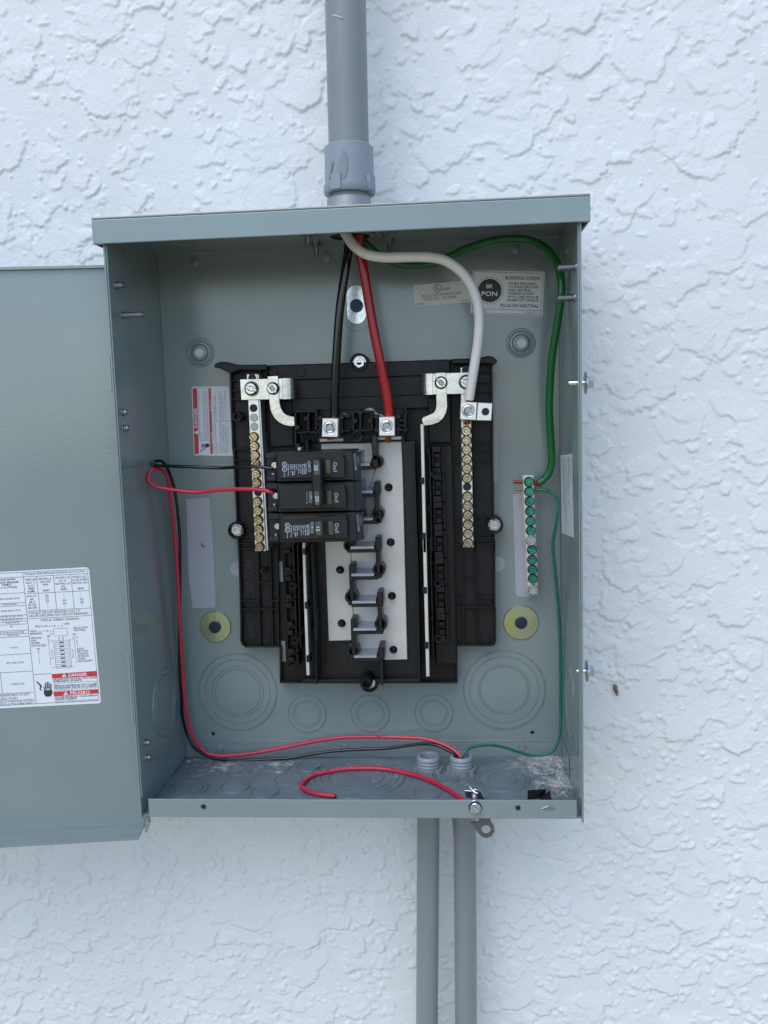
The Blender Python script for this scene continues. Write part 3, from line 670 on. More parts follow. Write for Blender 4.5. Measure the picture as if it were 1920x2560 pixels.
for k in range(7):
    y = 1182 + k * 57.5; x = 780 + k * 5.2
    P1.line(x + 5, y + 52, x + 233, y + 40, w=3.5)
    P1.quad([(x + 88, y + 8), (x + 136, y + 5), (x + 139, y + 24), (x + 91, y + 27)])
    for cx, cy in ((42, 22), (190, 14)):
        pts = [(cx - 40, cy + 2), (cx - 14, cy), (cx - 6, cy - 10), (cx + 8, cy - 10), (cx + 14, cy - 1), (cx + 40, cy - 3)]
        for q0, q1 in zip(pts, pts[1:]): P1.line(x + q0[0], y + q0[1], x + q1[0], y + q1[1], w=3)
P1.quad([(785, 948), (808, 959), (785, 970)]); P1.quad([(688, 1020), (710, 1031), (688, 1042)]); P1.quad([(1106, 1185), (1114, 1162), (1124, 1183)])
P1.ring(560, 1332, 7, 11, n=14); P1.ring(700, 1155, 7, 11, n=14)
# hand and bolt pictogram
P1.quad([(515, 1760), (545, 1770), (605, 1822), (612, 1840), (590, 1868), (612, 1895), (600, 1905), (572, 1872), (585, 1838)])
for x0, y0, x1, y1 in ((640, 1848, 655, 1910), (657, 1795, 672, 1880), (684, 1778, 694, 1870), (714, 1785, 714, 1870), (744, 1808, 735, 1890)): P1.line(x0, y0, x1, y1, w=17); P1.disc(x0, y0, 8.5, n=12)
P1.quad([(645, 1898), (690, 1880), (680, 1905), (720, 1875), (712, 1902), (752, 1880), (765, 1920), (758, 1955), (735, 1985), (668, 1990), (645, 1960), (635, 1925)])
P1.obj('lettering', 'ink', door)
P2 = Print(on_door(.00036), R1)
P2.quad([(752, 1660), (1405, 1613), (1412, 1690), (760, 1725)]); P2.quad([(778, 1918), (1430, 1878), (1438, 1940), (785, 1985)])
P2.obj('red_band', 'red', door)
P2 = Print(on_door(.00042), R1)
P2.text("DANGER", 998, 1698, 272, 46, (1, -.06), u1, 0, True); P2.text("PELIGRO", 1023, 1958, 285, 46, (1, -.052), u1, 0, True)
P2.quad([(900, 1706), (968, 1700), (932, 1646)]); P2.quad([(922, 1968), (992, 1962), (956, 1908)])
P2.obj('lettering', 'white_ink', door)
P2 = Print(on_door(.00048), R1)
for x, y in ((932, 1700), (957, 1961)): P2.line(x - 1, y - 32, x + 1, y - 14, w=7); P2.disc(x + 1, y - 7, 4, n=10)
P2.obj('lettering', 'ink', door)

# ------------------------------------------------------------------ labels on the back panel
def on_back(off): return lambda p: at(p, -off)
def label(name, v, pts, m, parent=box, off=.0002):
    b = Print(on_back(off), v); b.quad(pts); return b.obj(name, m, parent)
lb = label('listing_sticker', R8, [(137, 305), (720, 250), (738, 476), (155, 527)], 'ul')
P = Print(on_back(.0003), R8); d2, u2 = (1, -.094), (-.081, -1)
for t, x, y, w, h, bd in (("L", 163, 335, 14, 22, 0), ("UL", 367, 353, 46, 40, 1), ("LISTED", 440, 355, 82, 24, 1), ("ENCLOSED PANELBOARD", 230, 430, 408, 28, 0), ("ISSUE NO.", 252, 466, 160, 30, 0), ("0110690", 440, 449, 145, 30, 0), ("30-9323", 632, 474, 88, 20, 0), ("E-52977", 165, 515, 90, 20, 0)):
    P.text(t, x, y, w, h, d2, u2, 0, bool(bd))
P.ring(390, 335, 36, 43)
P.obj('lettering', 'ink', lb)
lb = label('bonding_sticker', R8, [(768, 148), (1495, 163), (1503, 175), (1478, 610), (1466, 621), (740, 594), (731, 582), (757, 158)], 'paper')
P = Print(on_back(.0003), R8); d3, u3 = (1, .0), (.057, -1)
for t, x, y, w, h in (("BONDING SCREW", 1092, 242, 362, 36), ("WHEN REQUIRED", 1127, 297, 283, 26), ("TO BOND GROUND", 1125, 331, 308, 26), ("AND NEUTRAL,", 1122, 365, 245, 26), ("THREAD SCREW", 1120, 399, 270, 26),
                      ("INTO CASE WITH 40", 1117, 435, 320, 26), ("IN-LBS OF TORQUE.", 1115, 467, 327, 26), ("PLUG-ON NEUTRAL", 1040, 528, 398, 34)):
    P.text(t, x, y, w, h, (1, .02), u3, 0, True)
P.text("68-6670", 775, 577, 120, 20, (1, .02), u3); P.text("Rev. 01", 1318, 593, 92, 20, (1, .02), u3)
for ln in ((770, 160, 1487, 180), (1487, 180, 1460, 608), (1460, 608, 748, 587), (748, 587, 770, 160), (755, 545, 1462, 567)): P.line(*ln, w=4)
P.disc(930, 358, 122, n=48)
for k in range(36): P.disc(930 + 138 * math.cos(k * math.pi / 18), 358 + 138 * math.sin(k * math.pi / 18), 6, n=8)
P.obj('lettering', 'ink', lb)
P = Print(on_back(.00045), R8); P.text("BR", 895, 333, 66, 42, (1, .02), u3, 0, True); P.text("PON", 845, 413, 162, 50, (1, .02), u3, 0, True); P.obj('lettering', 'white_ink', lb)
lb = label('danger_sticker', Z3, [(470, 288), (770, 284), (805, 862), (490, 857), (481, 845), (461, 300)], 'paper')
P = Print(on_back(.0003), Z3); P.quad([(468, 301), (505, 299), (522, 845), (486, 847)]); P.quad([(604, 300), (622, 300), (638, 846), (620, 847)]); P.obj('red_band', 'red', lb)
d4, u4 = (-.032, -1), (-1, .01)
P = Print(on_back(.0004), Z3); P.text("DANGER", 509, 630, 166, 26, d4, u4, 0, True); P.text("DANGER", 634, 735, 75, 10, d4, u4); P.text("PELIGRO", 626, 468, 75, 10, d4, u4)
for x, y, r in ((502, 668, 20), (632, 752, 9), (622, 482, 9)): P.quad([(x + r * .7, y + r), (x + r * .7 - .06 * r, y - r), (x - r, y)])
P.obj('lettering', 'white_ink', lb)
P = Print(on_back(.0003), Z3)
for ln in ((512, 300, 600, 299), (520, 733, 615, 731), (632, 574, 785, 572), (600, 300, 617, 846), (785, 300, 800, 846)): P.line(*ln, w=2.5)
for t, x, y, w in (("HAZARDOUS VOLTAGE. WILL CAUSE SEVERE INJURY OR", 532, 724, 400), ("DEATH.", 548, 724, 55), ("INSTALLER / ELECTRICIAN HAS A DUTY TO READ AND", 572, 724, 400), ("FOLLOW THE INSTALLATION INSTRUCTIONS LOCATED AT", 588, 724, 405), ("THE FOLLOWING URL: http://www.eaton.com/instructions", 603, 724, 390),
                   ("TENSION DANGEREUSE. PEUT", 654, 840, 240), ("CAUSER DES BLESSURES GRAVES", 670, 840, 250), ("OU LA MORT.", 686, 840, 85), ("EL INSTALADOR / ELECTRICISTA TIENE", 706, 838, 255), ("EL DEBER Y LA OBLIGACION DE LEER Y", 720, 838, 255), ("SEGUIR LAS INSTRUCCIONES DE", 735, 838, 230), ("INSTALACION LOCALIZADAS EN EL", 750, 838, 235), ("SIGUIENTE HIPERVINCULO \"URL\"", 765, 838, 220),
                   ("VOLTAJE PELIGROSO. CAUSA", 654, 566, 200), ("HERIDAS SEVERAS O MUERTE.", 668, 566, 210), ("L'INSTALLATEUR / L'ELECTRICIEN ET", 700, 566, 240), ("LE AVEC LES DIRECTIVES QUE L'ON", 714, 566, 235), ("TROUVE A L'URL SUIVANT", 728, 566, 190), ("http://www.eaton.com/instructions", 746, 566, 235)):
    P.text(t, x, y, w, 9, d4, u4)
P.line(530, 828, 575, 795, w=7); P.disc(593, 775, 16)
for k in range(4): P.line(588 - 4 + k * 1.5, 764 + k * 9, 545 - k * 2, 765 + k * 7, w=5)
P.obj('lettering', 'ink', lb)
# label on the inside of the right wall
def on_right(off): return lambda p: atx(p, HW - T - .0012 - off)
b = Print(on_right(.0002), R6); b.quad([(638, 203), (796, 182), (816, 1290), (655, 1226)]); lb = b.obj('rating_sticker', 'paper', box)
P = Print(on_right(.0003), R6); d5, u5 = (.02, 1), (1, -.14)
P.text("EATON", 735, 228, 235, 16, d5, u5, 0, True)
P.text("E02BR1224L125RP", 738, 490, 380, 10, d5, u5)
for k, (x, w) in enumerate(((786, 560), (775, 340), (765, 300), (720, 420), (702, 880), (690, 860), (678, 760), (668, 600), (660, 300))): P.text("Type 3R rainproof enclosure 125 A 120/240 V suitable for use as service equipment", x, 225 + 12 * (k % 3), w, 6, d5, u5)
P.obj('lettering', 'inkg', lb)

# ------------------------------------------------------------------ black panelboard interior
brd = thing('panelboard_interior', 'black plastic panelboard interior with aluminium bus plates and neutral bars inside the grey box', 'panelboard', (0, 0, .08))
YB, YR, YD, YP, YS, YN, YC = -.010, -.016, -.018, -.0225, -.044, -.034, -.030
b = B()
outl = [(575, 925), (1232, 900)]
pl = poly(Z3, [(778, 150), (800, 800), (832, 1420)], YB) + poly(Z5, [(190, 300), (202, 870), (215, 905), (245, 922), (525, 922), (531, 1221)], YB) + poly(Z6, [(609, 1221), (598, 912), (885, 912), (918, 900), (930, 872), (922, 300)], YB) + poly(Z4, [(1582, 1600), (1568, 770), (1560, 75)], YB) + poly(Z4, [(1222, 62), (0, 100)], YB) + poly(Z3, [(1080, 110)], YB)
b.prism(pl, YB, -.0005, .0006)
base = b.obj('base_tray', 'plastic', brd)
# raised rim and ribs of the tray
def strip(name, v, pts, w, yf, yb, m='plastic', parent=brd):
    """a thin upright rib along pixel points"""
    b = B()
    for p0, p1 in zip(pts, pts[1:]):
        a = at(v(*p0), yf); c = at(v(*p1), yf); t = (c - a); t.y = 0; t.normalize(); n = Vector((-t.z, 0, t.x)) * w / 2; e = t * w * .3
        b.prism([((a - e + n).x, (a - e + n).z), ((c + e + n).x, (c + e + n).z), ((c + e - n).x, (c + e - n).z), ((a - e - n).x, (a - e - n).z)], yf, yb, .0002)
    return b.obj(name, m, parent)
RW = .0016
strip('rim', Z3, [(782, 168), (803, 800)], RW, YR, YB); strip('rim', Z3, [(812, 806), (838, 1410)], RW, YR, YB)
strip('rim', Z5, [(186, 30), (206, 612)], RW, YR, YB); strip('rim', Z5, [(206, 622), (208, 868), (222, 902), (248, 918), (522, 918)], RW, YR, YB)
strip('rim', Z4, [(1556, 100), (1564, 755)], RW, YR, YB); strip('rim', Z4, [(1562, 770), (1578, 1650)], RW, YR, YB)
strip('rim', Z6, [(916, 30), (918, 590)], RW, YR, YB); strip('rim', Z6, [(922, 606), (924, 868), (912, 900), (885, 908), (600, 908)], RW, YR, YB)
strip('rim', Z5, [(533, 925), (535, 1215), (1240, 1217)], RW, YR, YB); strip('rim', Z6, [(-80, 1217), (605, 1215), (600, 912)], RW, YR, YB)
for v, l in ((Z5, [[(345, 40), (368, 905)], [(448, 40), (470, 905)], [(508, 40), (518, 905)], [(205, 608), (512, 608)], [(210, 540), (345, 540)], [(460, 540), (508, 540)], [(205, 105), (330, 102)], [(205, 42), (330, 40)], [(360, 385), (448, 384)], [(440, 100), (506, 100)]]),
             (Z6, [[(650, 95), (660, 905)], [(757, 40), (770, 905)], [(588, 40), (600, 905)], [(600, 592), (915, 592)], [(775, 512), (910, 510)], [(605, 520), (650, 520)], [(595, 75), (650, 73)], [(760, 70), (910, 66)], [(665, 355), (755, 352)]]),
             (Z4, [[(1228, 70), (1245, 1650)], [(1290, 90), (1302, 770)], [(1404, 560), (1420, 1650)], [(1230, 766), (1560, 762)], [(1415, 838), (1545, 832)], [(1415, 912), (1550, 908)], [(1235, 845), (1300, 842)], [(1235, 918), (1302, 915)], [(1425, 1375), (1565, 1368)], [(1425, 1462), (1540, 1456)], [(1240, 1380), (1310, 1376)], [(1240, 1468), (1312, 1462)], [(1425, 1545), (1568, 1538)], [(1425, 250), (1550, 250)], [(1425, 330), (1550, 328)], [(1395, 165), (1550, 163)]]),
             (Z3, [[(790, 238), (870, 238)], [(790, 322), (870, 320)], [(800, 806), (940, 803)], [(818, 895), (950, 890)], [(790, 395), (930, 392)], [(1030, 150), (1032, 400)], [(1085, 170), (1100, 780)], [(850, 1480), (985, 1476)], [(845, 1590), (985, 1585)], [(1068, 420), (1078, 800)]])):
    for q in l: strip('rib', v, q, .0013, YR + .0008, YB, parent=base)
# hooked ears at the two top corners
b = B(); b.prism(poly(Z3, [(646, 125), (655, 97), (700, 80), (760, 84), (832, 108), (1075, 103), (1088, 118), (1086, 150), (1025, 152), (850, 150), (790, 178), (762, 168), (705, 140)], -.026), -.026, YB, .0008); b.obj('corner_ear', 'plastic', brd)
b = B(); b.prism(poly(Z4, [(1225, 58), (1400, 52), (1480, 42), (1530, 30), (1575, 42), (1600, 68), (1602, 84), (1562, 108), (1548, 96), (1225, 98)], -.026), -.026, YB, .0008); b.obj('corner_ear', 'plastic', brd)
# plates across the top
for nm, v0, a, v1, c, yf in (('cross_plate', Z3, (1100, 112), Z4, (1215, 190), -.0175), ('cross_plate', Z3, (1100, 215), Z4, (1215, 365), -.0150), ('cross_plate', Z3, (1100, 392), Z4, (1215, 460), -.0170)):
    p, q = at(v0(*a), yf), at(v1(*c), yf); b = B(); b.box(p.x, q.x, yf, YB, q.z, p.z, .0008); b.obj(nm, 'plastic', brd)
b = B(); slab(b, Z3, 1100, 405, 1305, 785, -.0185, YB, .001); b.obj('cover_plate', 'plastic', brd)
b = B(); slab(b, Z4, 1030, 370, 1220, 755, -.0185, YB, .001); b.obj('cover_plate', 'plastic', brd)
for v, c in ((Z3, (1140, 165)), (Z3, (1370, 165)), (Z3, (1165, 745)), (Z4, (1165, 115)), (Z5, (250, 500)), (Z5, (285, 660)), (Z5, (415, 865)), (Z6, (715, 640)), (Z6, (840, 855)), (Z6, (860, 470))):
    b = B(); b.lathe([(.0044, -.001), (.0044, .0003), (.0041, .0006), (0, .0006)], at(v(*c), -.0178 if v in (Z3, Z4) else YB - .0002), seg=20); b.obj('ejector_mark', 'plastic', brd)
# central deck
b = B(); X0 = at(Z5(800, 700), YD).x; X1 = at(Z6(300, 700), YD).x
b.box(X0, X1, YD, YB, at(Z5(900, 1195), YD).z, at(Z4(500, 745), YD).z, .0006); b.obj('centre_deck', 'plastic_d', brd)
strip('deck_lip', Z5, [(730, 1203), (1240, 1203)], .0028, -.026, YB, 'plastic_d'); strip('deck_lip', Z6, [(-60, 1200), (300, 1200)], .0028, -.026, YB, 'plastic_d')
# fins bounding the deck and wells
strip('fin', Q4, [(548, 0), (590, 1030)], .0013, -.044, YB); strip('fin', Q4, [(596, 1040), (620, 2150)], .0013, -.046, YB)
strip('fin', Z4, [(912, 770), (935, 1650)], .0013, -.042, YB); strip('fin', Z6, [(272, 20), (296, 1222)], .0013, -.044, YB)
strip('fin', Q4, [(330, 0), (375, 1600)], .0012, -.034, YB); strip('fin', Z4, [(1040, 780), (1062, 1650)], .0012, -.034, YB); strip('fin', Z6, [(385, 20), (412, 1080)], .0012, -.034, YB)
# breaker clip rails
b = B(); X0, X1, Za, Zb = rect(Q4, 105, -60, 312, 1900, YC); b.box(X0, X1, -.020, YB, Za, Zb, .0006); b.obj('clip_rail', 'plastic', brd)
b = B(); X0, X1, Za, Zb = rect(Z6, 415, -175, 590, 1090, YC); Zb = at(Z4(1100, 785), YC).z; b.box(X0, X1, -.020, YB, Za, Zb, .0006); b.obj('clip_rail', 'plastic', brd)
for k in range(5):
    y0 = 85 + k * 418 + (0, 2, -1, 1, -1)[k]; sh = k * 15; bt = 345 if k < 4 else 145
    b = B(); slab(b, Q4, 120 + sh, y0, 140 + sh, y0 + bt, YC, -.019, .0003); slab(b, Q4, 119 + sh, y0, 214 + sh, y0 + 64, YC - .0008, -.019, .0005)
    if k < 4: slab(b, Q4, 130 + sh, y0 + 281, 227 + sh, y0 + 345, YC - .0008, -.019, .0005)
    slab(b, Q4, 250 + sh, y0 - 60, 285 + sh, y0 + bt - 20, YC + .002, -.019, .0004)
    b.obj('breaker_clip', 'plastic', brd)
    b = B(); slab(b, Q4, 150 + sh, y0 + 80, 245 + sh, y0 + 265 if k < 4 else y0 + 140, -.0206, -.019, .0003); b.obj('clip_well', 'plastic_d', brd)
for k in range(7):
    y0 = 365 + k * 517; sh = 14 * k
    b = B(); slab(b, Q3, 290 + sh, y0 - 100, 458 + sh, y0 + 5, YC, -.019, .0005); slab(b, Q3, 290 + sh, y0 + 5, 325 + sh, y0 + 290, YC, -.019, .0005); slab(b, Q3, 330 + sh, y0 + 30, 448 + sh, y0 + 108, YC + .003, -.019, .0005)
    slab(b, Q3, 335 + sh, y0 + 190, 450 + sh, y0 + 285, YC + .003, -.019, .0005); slab(b, Q3, 300 + sh, y0 + 300, 460 + sh, y0 + 412, YC, -.019, .0005); slab(b, Q3, 478 + sh, y0 - 100, 515 + sh, y0 + 395, YC + .001, -.019, .0004)
    b.obj('breaker_clip', 'plastic', brd)
for v, c in ((Q4, (265, 645)), (Q4, (300, 1475)), (Q3, (340, 770)), (Z6, (445, 395)), (Z6, (447, 855))):
    b = B(); p = at(v(*c), YC - .004); b.lathe([(.0036, -.012), (.0034, 0), (.0030, .0004), (.0022, .0002), (.0021, -.004), (0, -.004)], p, seg=18); b.obj('boss', 'plastic', brd)
# small blue-grey openings beside the rails
for v, r_ in ((Q4, (38, 265, 104, 580)), (Q4, (82, 1490, 146, 1805)), (Z6, (528, 190, 578, 350)), (Z6, (540, 865, 582, 1025)), (Q3, (575, 830, 640, 1200))):
    b = B(); X0, X1, Za, Zb = rect(v, *r_, YB - .0004); b.box(X0, X1, YB - .0004, YB + .002, Za, Zb, .0001); b.obj('slot', 'paint', brd)
# bus plates, split along the insulating barrier
serp = [(1345, 20), (1345, 118), (1100, 122), (1100, 118)]
SX = lambda y: (y - 40) * .029            # lean of world verticals in this view
def bus(name, v, pts):
    b = B(); b.prism(poly(v, pts, YP), YP, YD + .0005, .0004); return b.obj(name, 'bus', brd)
lp = poly(Q2, [(452, 562), (770, 555), (775, 600), (1155, 590), (1200, 1000)], YP) + poly(Z5, [(1110, 60), (1130, 340), (1135, 570), (1140, 800), (1124, 866), (934, 871), (905, 45)], YP) + poly(Q2, [(458, 700)], YP)
b = B(); b.prism(lp, YP, YD + .0005, .0004); lbus = b.obj('bus_plate', 'bus', brd)
rp = poly(Q2, [(1258, 560), (1565, 505), (1585, 990)], YP) + poly(Z5, [(1562, 0), (1587, 1024), (1402, 1028), (1165, 1026), (1150, 870), (1145, 800), (1138, 570), (1133, 340), (1113, 60)], YP) + poly(Q2, [(1203, 1000), (1258, 760)], YP)
b = B(); b.prism(rp, YP - .0002, YD + .0005, .0004); rbus = b.obj('bus_plate', 'bus', brd)
b = B(); slab(b, Q2, 435, 530, 765, 575, -.030, YD, .0004); b.obj('bus_step', 'bus', brd)
b = B(); slab(b, Q2, 1245, 505, 1565, 550, -.030, YD, .0004); b.obj('bus_step', 'bus', brd)
# insulating barrier: one bay per breaker position; hooks alternate right and left
def bay(v, cy, side, hx0, hx1, lean, dn=True):
    """horizontal shelf at cy from hx0 to hx1 (pixels), post up on one side, wall down to the next bay on the same side with a round bulge"""
    b = B(); h = 14; s = 1 if side == 'R' else -1
    xe = hx1 if side == 'R' else hx0
    slab(b, v, hx0, cy - h, hx1 + 2, cy + h + 2, YS, YP + .001, .0005)
    slab(b, v, xe - 23, cy - 108, xe + 23, cy + 8, YS, YP + .001, .0007)                     # post
    if dn:
        slab(b, v, xe - 18, cy - 4, xe + 16, cy + 190, YS, YP + .001, .0007)                   # wall down to the next shelf
        b.lathe([(.0056, -.017), (.0056, 0), (.0052, .0005), (.0038, .0005), (.0031, 0), (.0031, -.010), (0, -.010)], at(v(xe + s * 6, cy + 160), YS + .004), seg=28)
        slab(b, v, min(xe - 8, xe + s * 30), cy + 188, max(xe + 8, xe + s * 30), cy + 228, YS, YP + .001, .0007)
    b.obj('insulating_barrier', 'plastic_d', brd)
def stab(v, y0, y1, x0, x1, xb0, xb1):
    """blade standing off the bus plate: y1 is its front edge, y0 where its upper face meets the plate"""
    a, c = at(v(x0, y1), YS - .001), at(v(x1, y1), YS - .001)
    q0, q1 = at(v(xb0, y0), YP), at(v(xb1, y0), YP)
    zt = (a.z + c.z) / 2 + .0012; zb = zt - .0022
    b = B()
    vs = [(a.x, YS - .001, zb), (c.x, YS - .001, zb), (c.x, YS - .001, zt), (a.x, YS - .001, zt), (q0.x, YP, zb), (q1.x, YP, zb), (q1.x, YP, (q0.z + q1.z) / 2), (q0.x, YP, (q0.z + q1.z) / 2)]
    b.add(vs, [(0, 1, 2, 3), (3, 2, 6, 7), (0, 4, 5, 1), (1, 5, 6, 2), (0, 3, 7, 4), (4, 7, 6, 5)]); b.obj('bus_stab', 'stab', brd)
for v, cy, sd_, x0, x1 in ((Z5, 122, 'R', 1085, 1345), (Z5, 348, 'L', 1126, 1345), (Z5, 574, 'R', 1120, 1360), (Z5, 800, 'L', 1140, 1385), (Z5, 1026, 'R', 1128, 1372)):
    bay(v, cy, sd_, x0, x1, 0, dn=cy < 1000)
for cy, y0, x0, x1, xb0, xb1 in ((122, 42, 1115, 1310, 1145, 1322), (348, 262, 1123, 1310, 1148, 1325), (574, 486, 1130, 1325, 1155, 1337), (800, 706, 1140, 1328, 1170, 1342), (1026, 930, 1145, 1332, 1175, 1348)):
    stab(Z5, y0, cy - 24, x0, x1, xb0, xb1)
bay(Z4, 960, 'R', 440, 590, 0, dn=False); bay(Z4, 1186, 'R', 450, 605, 0, dn=True); bay(Z4, 1412, 'R', 460, 620, 0, dn=False)
for cy, y0, x0, x1, xb0, xb1 in ((960, 900, 440, 545, 452, 562), (1186, 1120, 455, 570, 462, 580), (1412, 1342, 465, 570, 470, 585)): stab(Z4, y0, cy - 24, x0, x1, xb0, xb1)
b = B(); slab(b, Z4, 565, 690, 610, 900, YS, YP, .0007); b.lathe([(.0056, -.017), (.0056, 0), (.0052, .0005), (.0038, .0005), (.0031, -.010), (0, -.010)], at(Z4(606, 912), YS + .009), seg=28); slab(b, Z4, 470, 700, 580, 722, -.04, YD, .0006); b.obj('insulating_barrier', 'plastic_d', brd)
for c in ((1108, 78), (1140, 975)):
    b = B(); b.lathe([(.0056, -.017), (.0056, 0), (.0052, .0005), (.0038, .0005), (.0031, -.010), (0, -.010)], at(Z5(*c), YS + .009), seg=28); b.obj('insulating_barrier', 'plastic_d', brd)
strip('fin', Z5, [(1372, 1030), (1378, 1232)], .0022, -.040, YB, 'plastic_d')
for v, c in ((Z5, (1450, 50)), (Z5, (1030, 280)), (Z5, (1460, 495)), (Z5, (1043, 722)), (Z5, (1472, 940)), (Z4, (703, 1122))):
    b = B(); p = at(v(*c), YP); b.lathe([(.0036, -.0005), (.0036, .0012), (.0031, .0016), (.0026, .0014), (.0022, .0018), (.0021, .0052), (.0016, .0058), (0, .0056)], p, seg=20); b.obj('push_rivet', 'plastic', brd)
# plug-on neutral rails with their black clips
for v, pts, clips, tabs in ((Q4, [(402, -20), (446, -20), (470, 800), (516, 2020), (468, 2022), (432, 1000)], [(412, 70, 465, 165), (440, 893, 495, 995), (466, 1712, 522, 1815)], [(380, 540), (410, 1360)]),
                            (Z6, [(320, -20), (350, -20), (378, 1165), (350, 1168)], [(318, 425, 356, 478), (332, 880, 368, 935)], [(352, 225), (365, 685)]),
                            (Z4, [(966, 600), (992, 600), (1016, 1665), (988, 1665)], [(960, 1042, 998, 1095), (972, 1500, 1010, 1550)], [(990, 830), (1002, 1300)])):
    yn = YS + .002
    b = B(); b.prism(poly(v, pts, yn), yn, yn + .0175, .0004); b.obj('neutral_rail', 'rail', brd)
    for c in clips: b = B(); slab(b, v, *c, yn - .0012, yn + .010, .0003); b.obj('rail_clip', 'plastic', brd)
    for c in tabs:
        b = B(); k = 14 if v is not Q4 else 26
        for s in (-1, 1): slab(b, v, c[0] + s * k * 1.6 - 5 + k, c[1] - k * 2, c[0] + s * k * 1.6 + 6 + k, c[1] + k * 2, yn + .002, YB, .0003)
        slab(b, v, c[0] - 3 * k if v is Q4 else c[0], c[1] - 3, c[0] + (k if v is Q4 else 4 * k), c[1] + 3, yn + .006, YB, .0002); b.obj('rail_tab', 'plastic', brd)

# neutral bars with their terminal screws
sc_b = slotted(.0039, .0036, 'brass', .20); sc_p = slotted(.0040, .0030, 'pbrass', .16); sc_g = slotted(.0039, .0032, 'gscrew', .20); sc_z = slotted(.0056, .0034, 'zinc', .16); sc_h = hexscrew(.0052, .0040, 'zinc'); sc_hb = hexscrew(.0048, .0044, 'zinc', 1.0, False)
def bar(name, v, pts, m, yf, yb):
    b = B(); b.prism(poly(v, pts, yf), yf, yb, .0004); return b.obj(name, m, brd)
nb = bar('neutral_bar', Z3, [(917, 185), (1004, 181), (1030, 600), (1078, 1652), (988, 1652), (950, 800)], 'lug', YN, YB)
for x, y in ((975, 705), (982, 780), (986, 855), (990, 925), (994, 1010), (998, 1085), (1004, 1240), (1010, 1315), (1013, 1392), (1016, 1468), (1022, 1540), (1024, 1615)):
    place(sc_b, 'screw', nb, at(Z3(x + 4, y), YN - .0003), random.uniform(0, 6.28))
def hole(v, c, parent, r, Y, shiny=True):
    b = B(); p = at(v(*c), Y); b.lathe([(r * 1.08, .0001), (r, .0003), (r * .93, .0001)], p, seg=20); b.obj('hole_rim', 'zdark', parent)
    b = B(); b.lathe([(r * .95, .0002), (0, .0002)], p, seg=20); b.obj('hole', 'hole' if not shiny else 'zdark', parent)
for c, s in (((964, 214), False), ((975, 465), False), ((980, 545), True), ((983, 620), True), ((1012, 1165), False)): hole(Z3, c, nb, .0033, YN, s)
b = B(); strip('bar_carrier', Z3, [(1012, 190), (1062, 1100), (1090, 1640)], .0016, YN + .001, YB, 'alu')
nb2 = bar('neutral_bar', Z4, [(1298, 128), (1374, 124), (1388, 600), (1407, 1620), (1320, 1622), (1306, 800)], 'lug', YN, YB)
for x, y in ((1345, 655), (1348, 733), (1349, 811), (1350, 889), (1351, 967), (1352, 1045), (1355, 1198), (1357, 1276), (1358, 1353), (1360, 1430), (1361, 1507), (1362, 1585)):
    place(sc_p, 'screw', nb2, at(Z4(x, y), YN - .0003), random.uniform(0, 6.28))
hole(Z4, (1353, 1118), nb2, .0035, YN, False); hole(Z4, (1342, 152), nb2, .0033, YN, False)
# neutral straps and J-shaped links
def strap_cross(v, pts, bend):
    b = B(); yf = YN - .0016
    b.prism(poly(v, pts, yf), yf, yf + .0014, .0003)
    (x0, y0), (x1, y1), xb = bend
    n = 6; P0, P1_ = at(v(x0, y0), yf), at(v(x1, y1), yf); s = 1 if xb > x0 else -1; R_ = .010
    vs = []
    for k in range(n + 1):
        a = k / n * 1.25
        for P_ in (P0, P1_): vs.append((P_.x + s * R_ * math.sin(a), yf + R_ * (1 - math.cos(a)), P_.z))
    m_ = len(vs)
    vs += [(x, y + .0013, z) for x, y, z in vs]
    fs = []
    for k in range(n):
        a = 2 * k; fs += [(a, a + 2, a + 3, a + 1), (a + m_, a + 1 + m_, a + 3 + m_, a + 2 + m_), (a, a + m_, a + 2 + m_, a + 2), (a + 1, a + 3, a + 3 + m_, a + 1 + m_)]
    fs.append((m_ - 2, m_ - 1, 2 * m_ - 1, 2 * m_ - 2))
    b.add(vs, fs, 0, True)
    return b.obj('neutral_strap', 'strap', brd)
strap_cross(Z3, [(861, 226), (1215, 218), (1220, 392), (872, 399)], ((1215, 218), (1220, 392), 1330))
strap_cross(Z4, [(1065, 178), (1400, 166), (1400, 346), (1068, 353)], ((1065, 178), (1068, 353), 970))
def jlink(v, o, i):
    b = B(); yf = YN - .0032; b.prism(poly(v, o + i, yf), yf, yf + .0015, .0003); return b.obj('neutral_link', 'strap', brd)
jlink(Z3, [(1090, 201), (1178, 197), (1184, 330), (1192, 425), (1202, 465), (1222, 500), (1250, 522), (1282, 532), (1312, 536)], [(1318, 616), (1280, 616), (1230, 606), (1180, 580), (1145, 545), (1118, 490), (1107, 430), (1100, 330)])
jlink(Z4, [(1176, 169), (1184, 330), (1189, 450), (1180, 500), (1155, 550), (1115, 585), (1060, 604), (990, 612)], [(976, 560), (985, 542), (1040, 520), (1072, 505), (1092, 478), (1098, 430), (1095, 330), (1088, 172)])
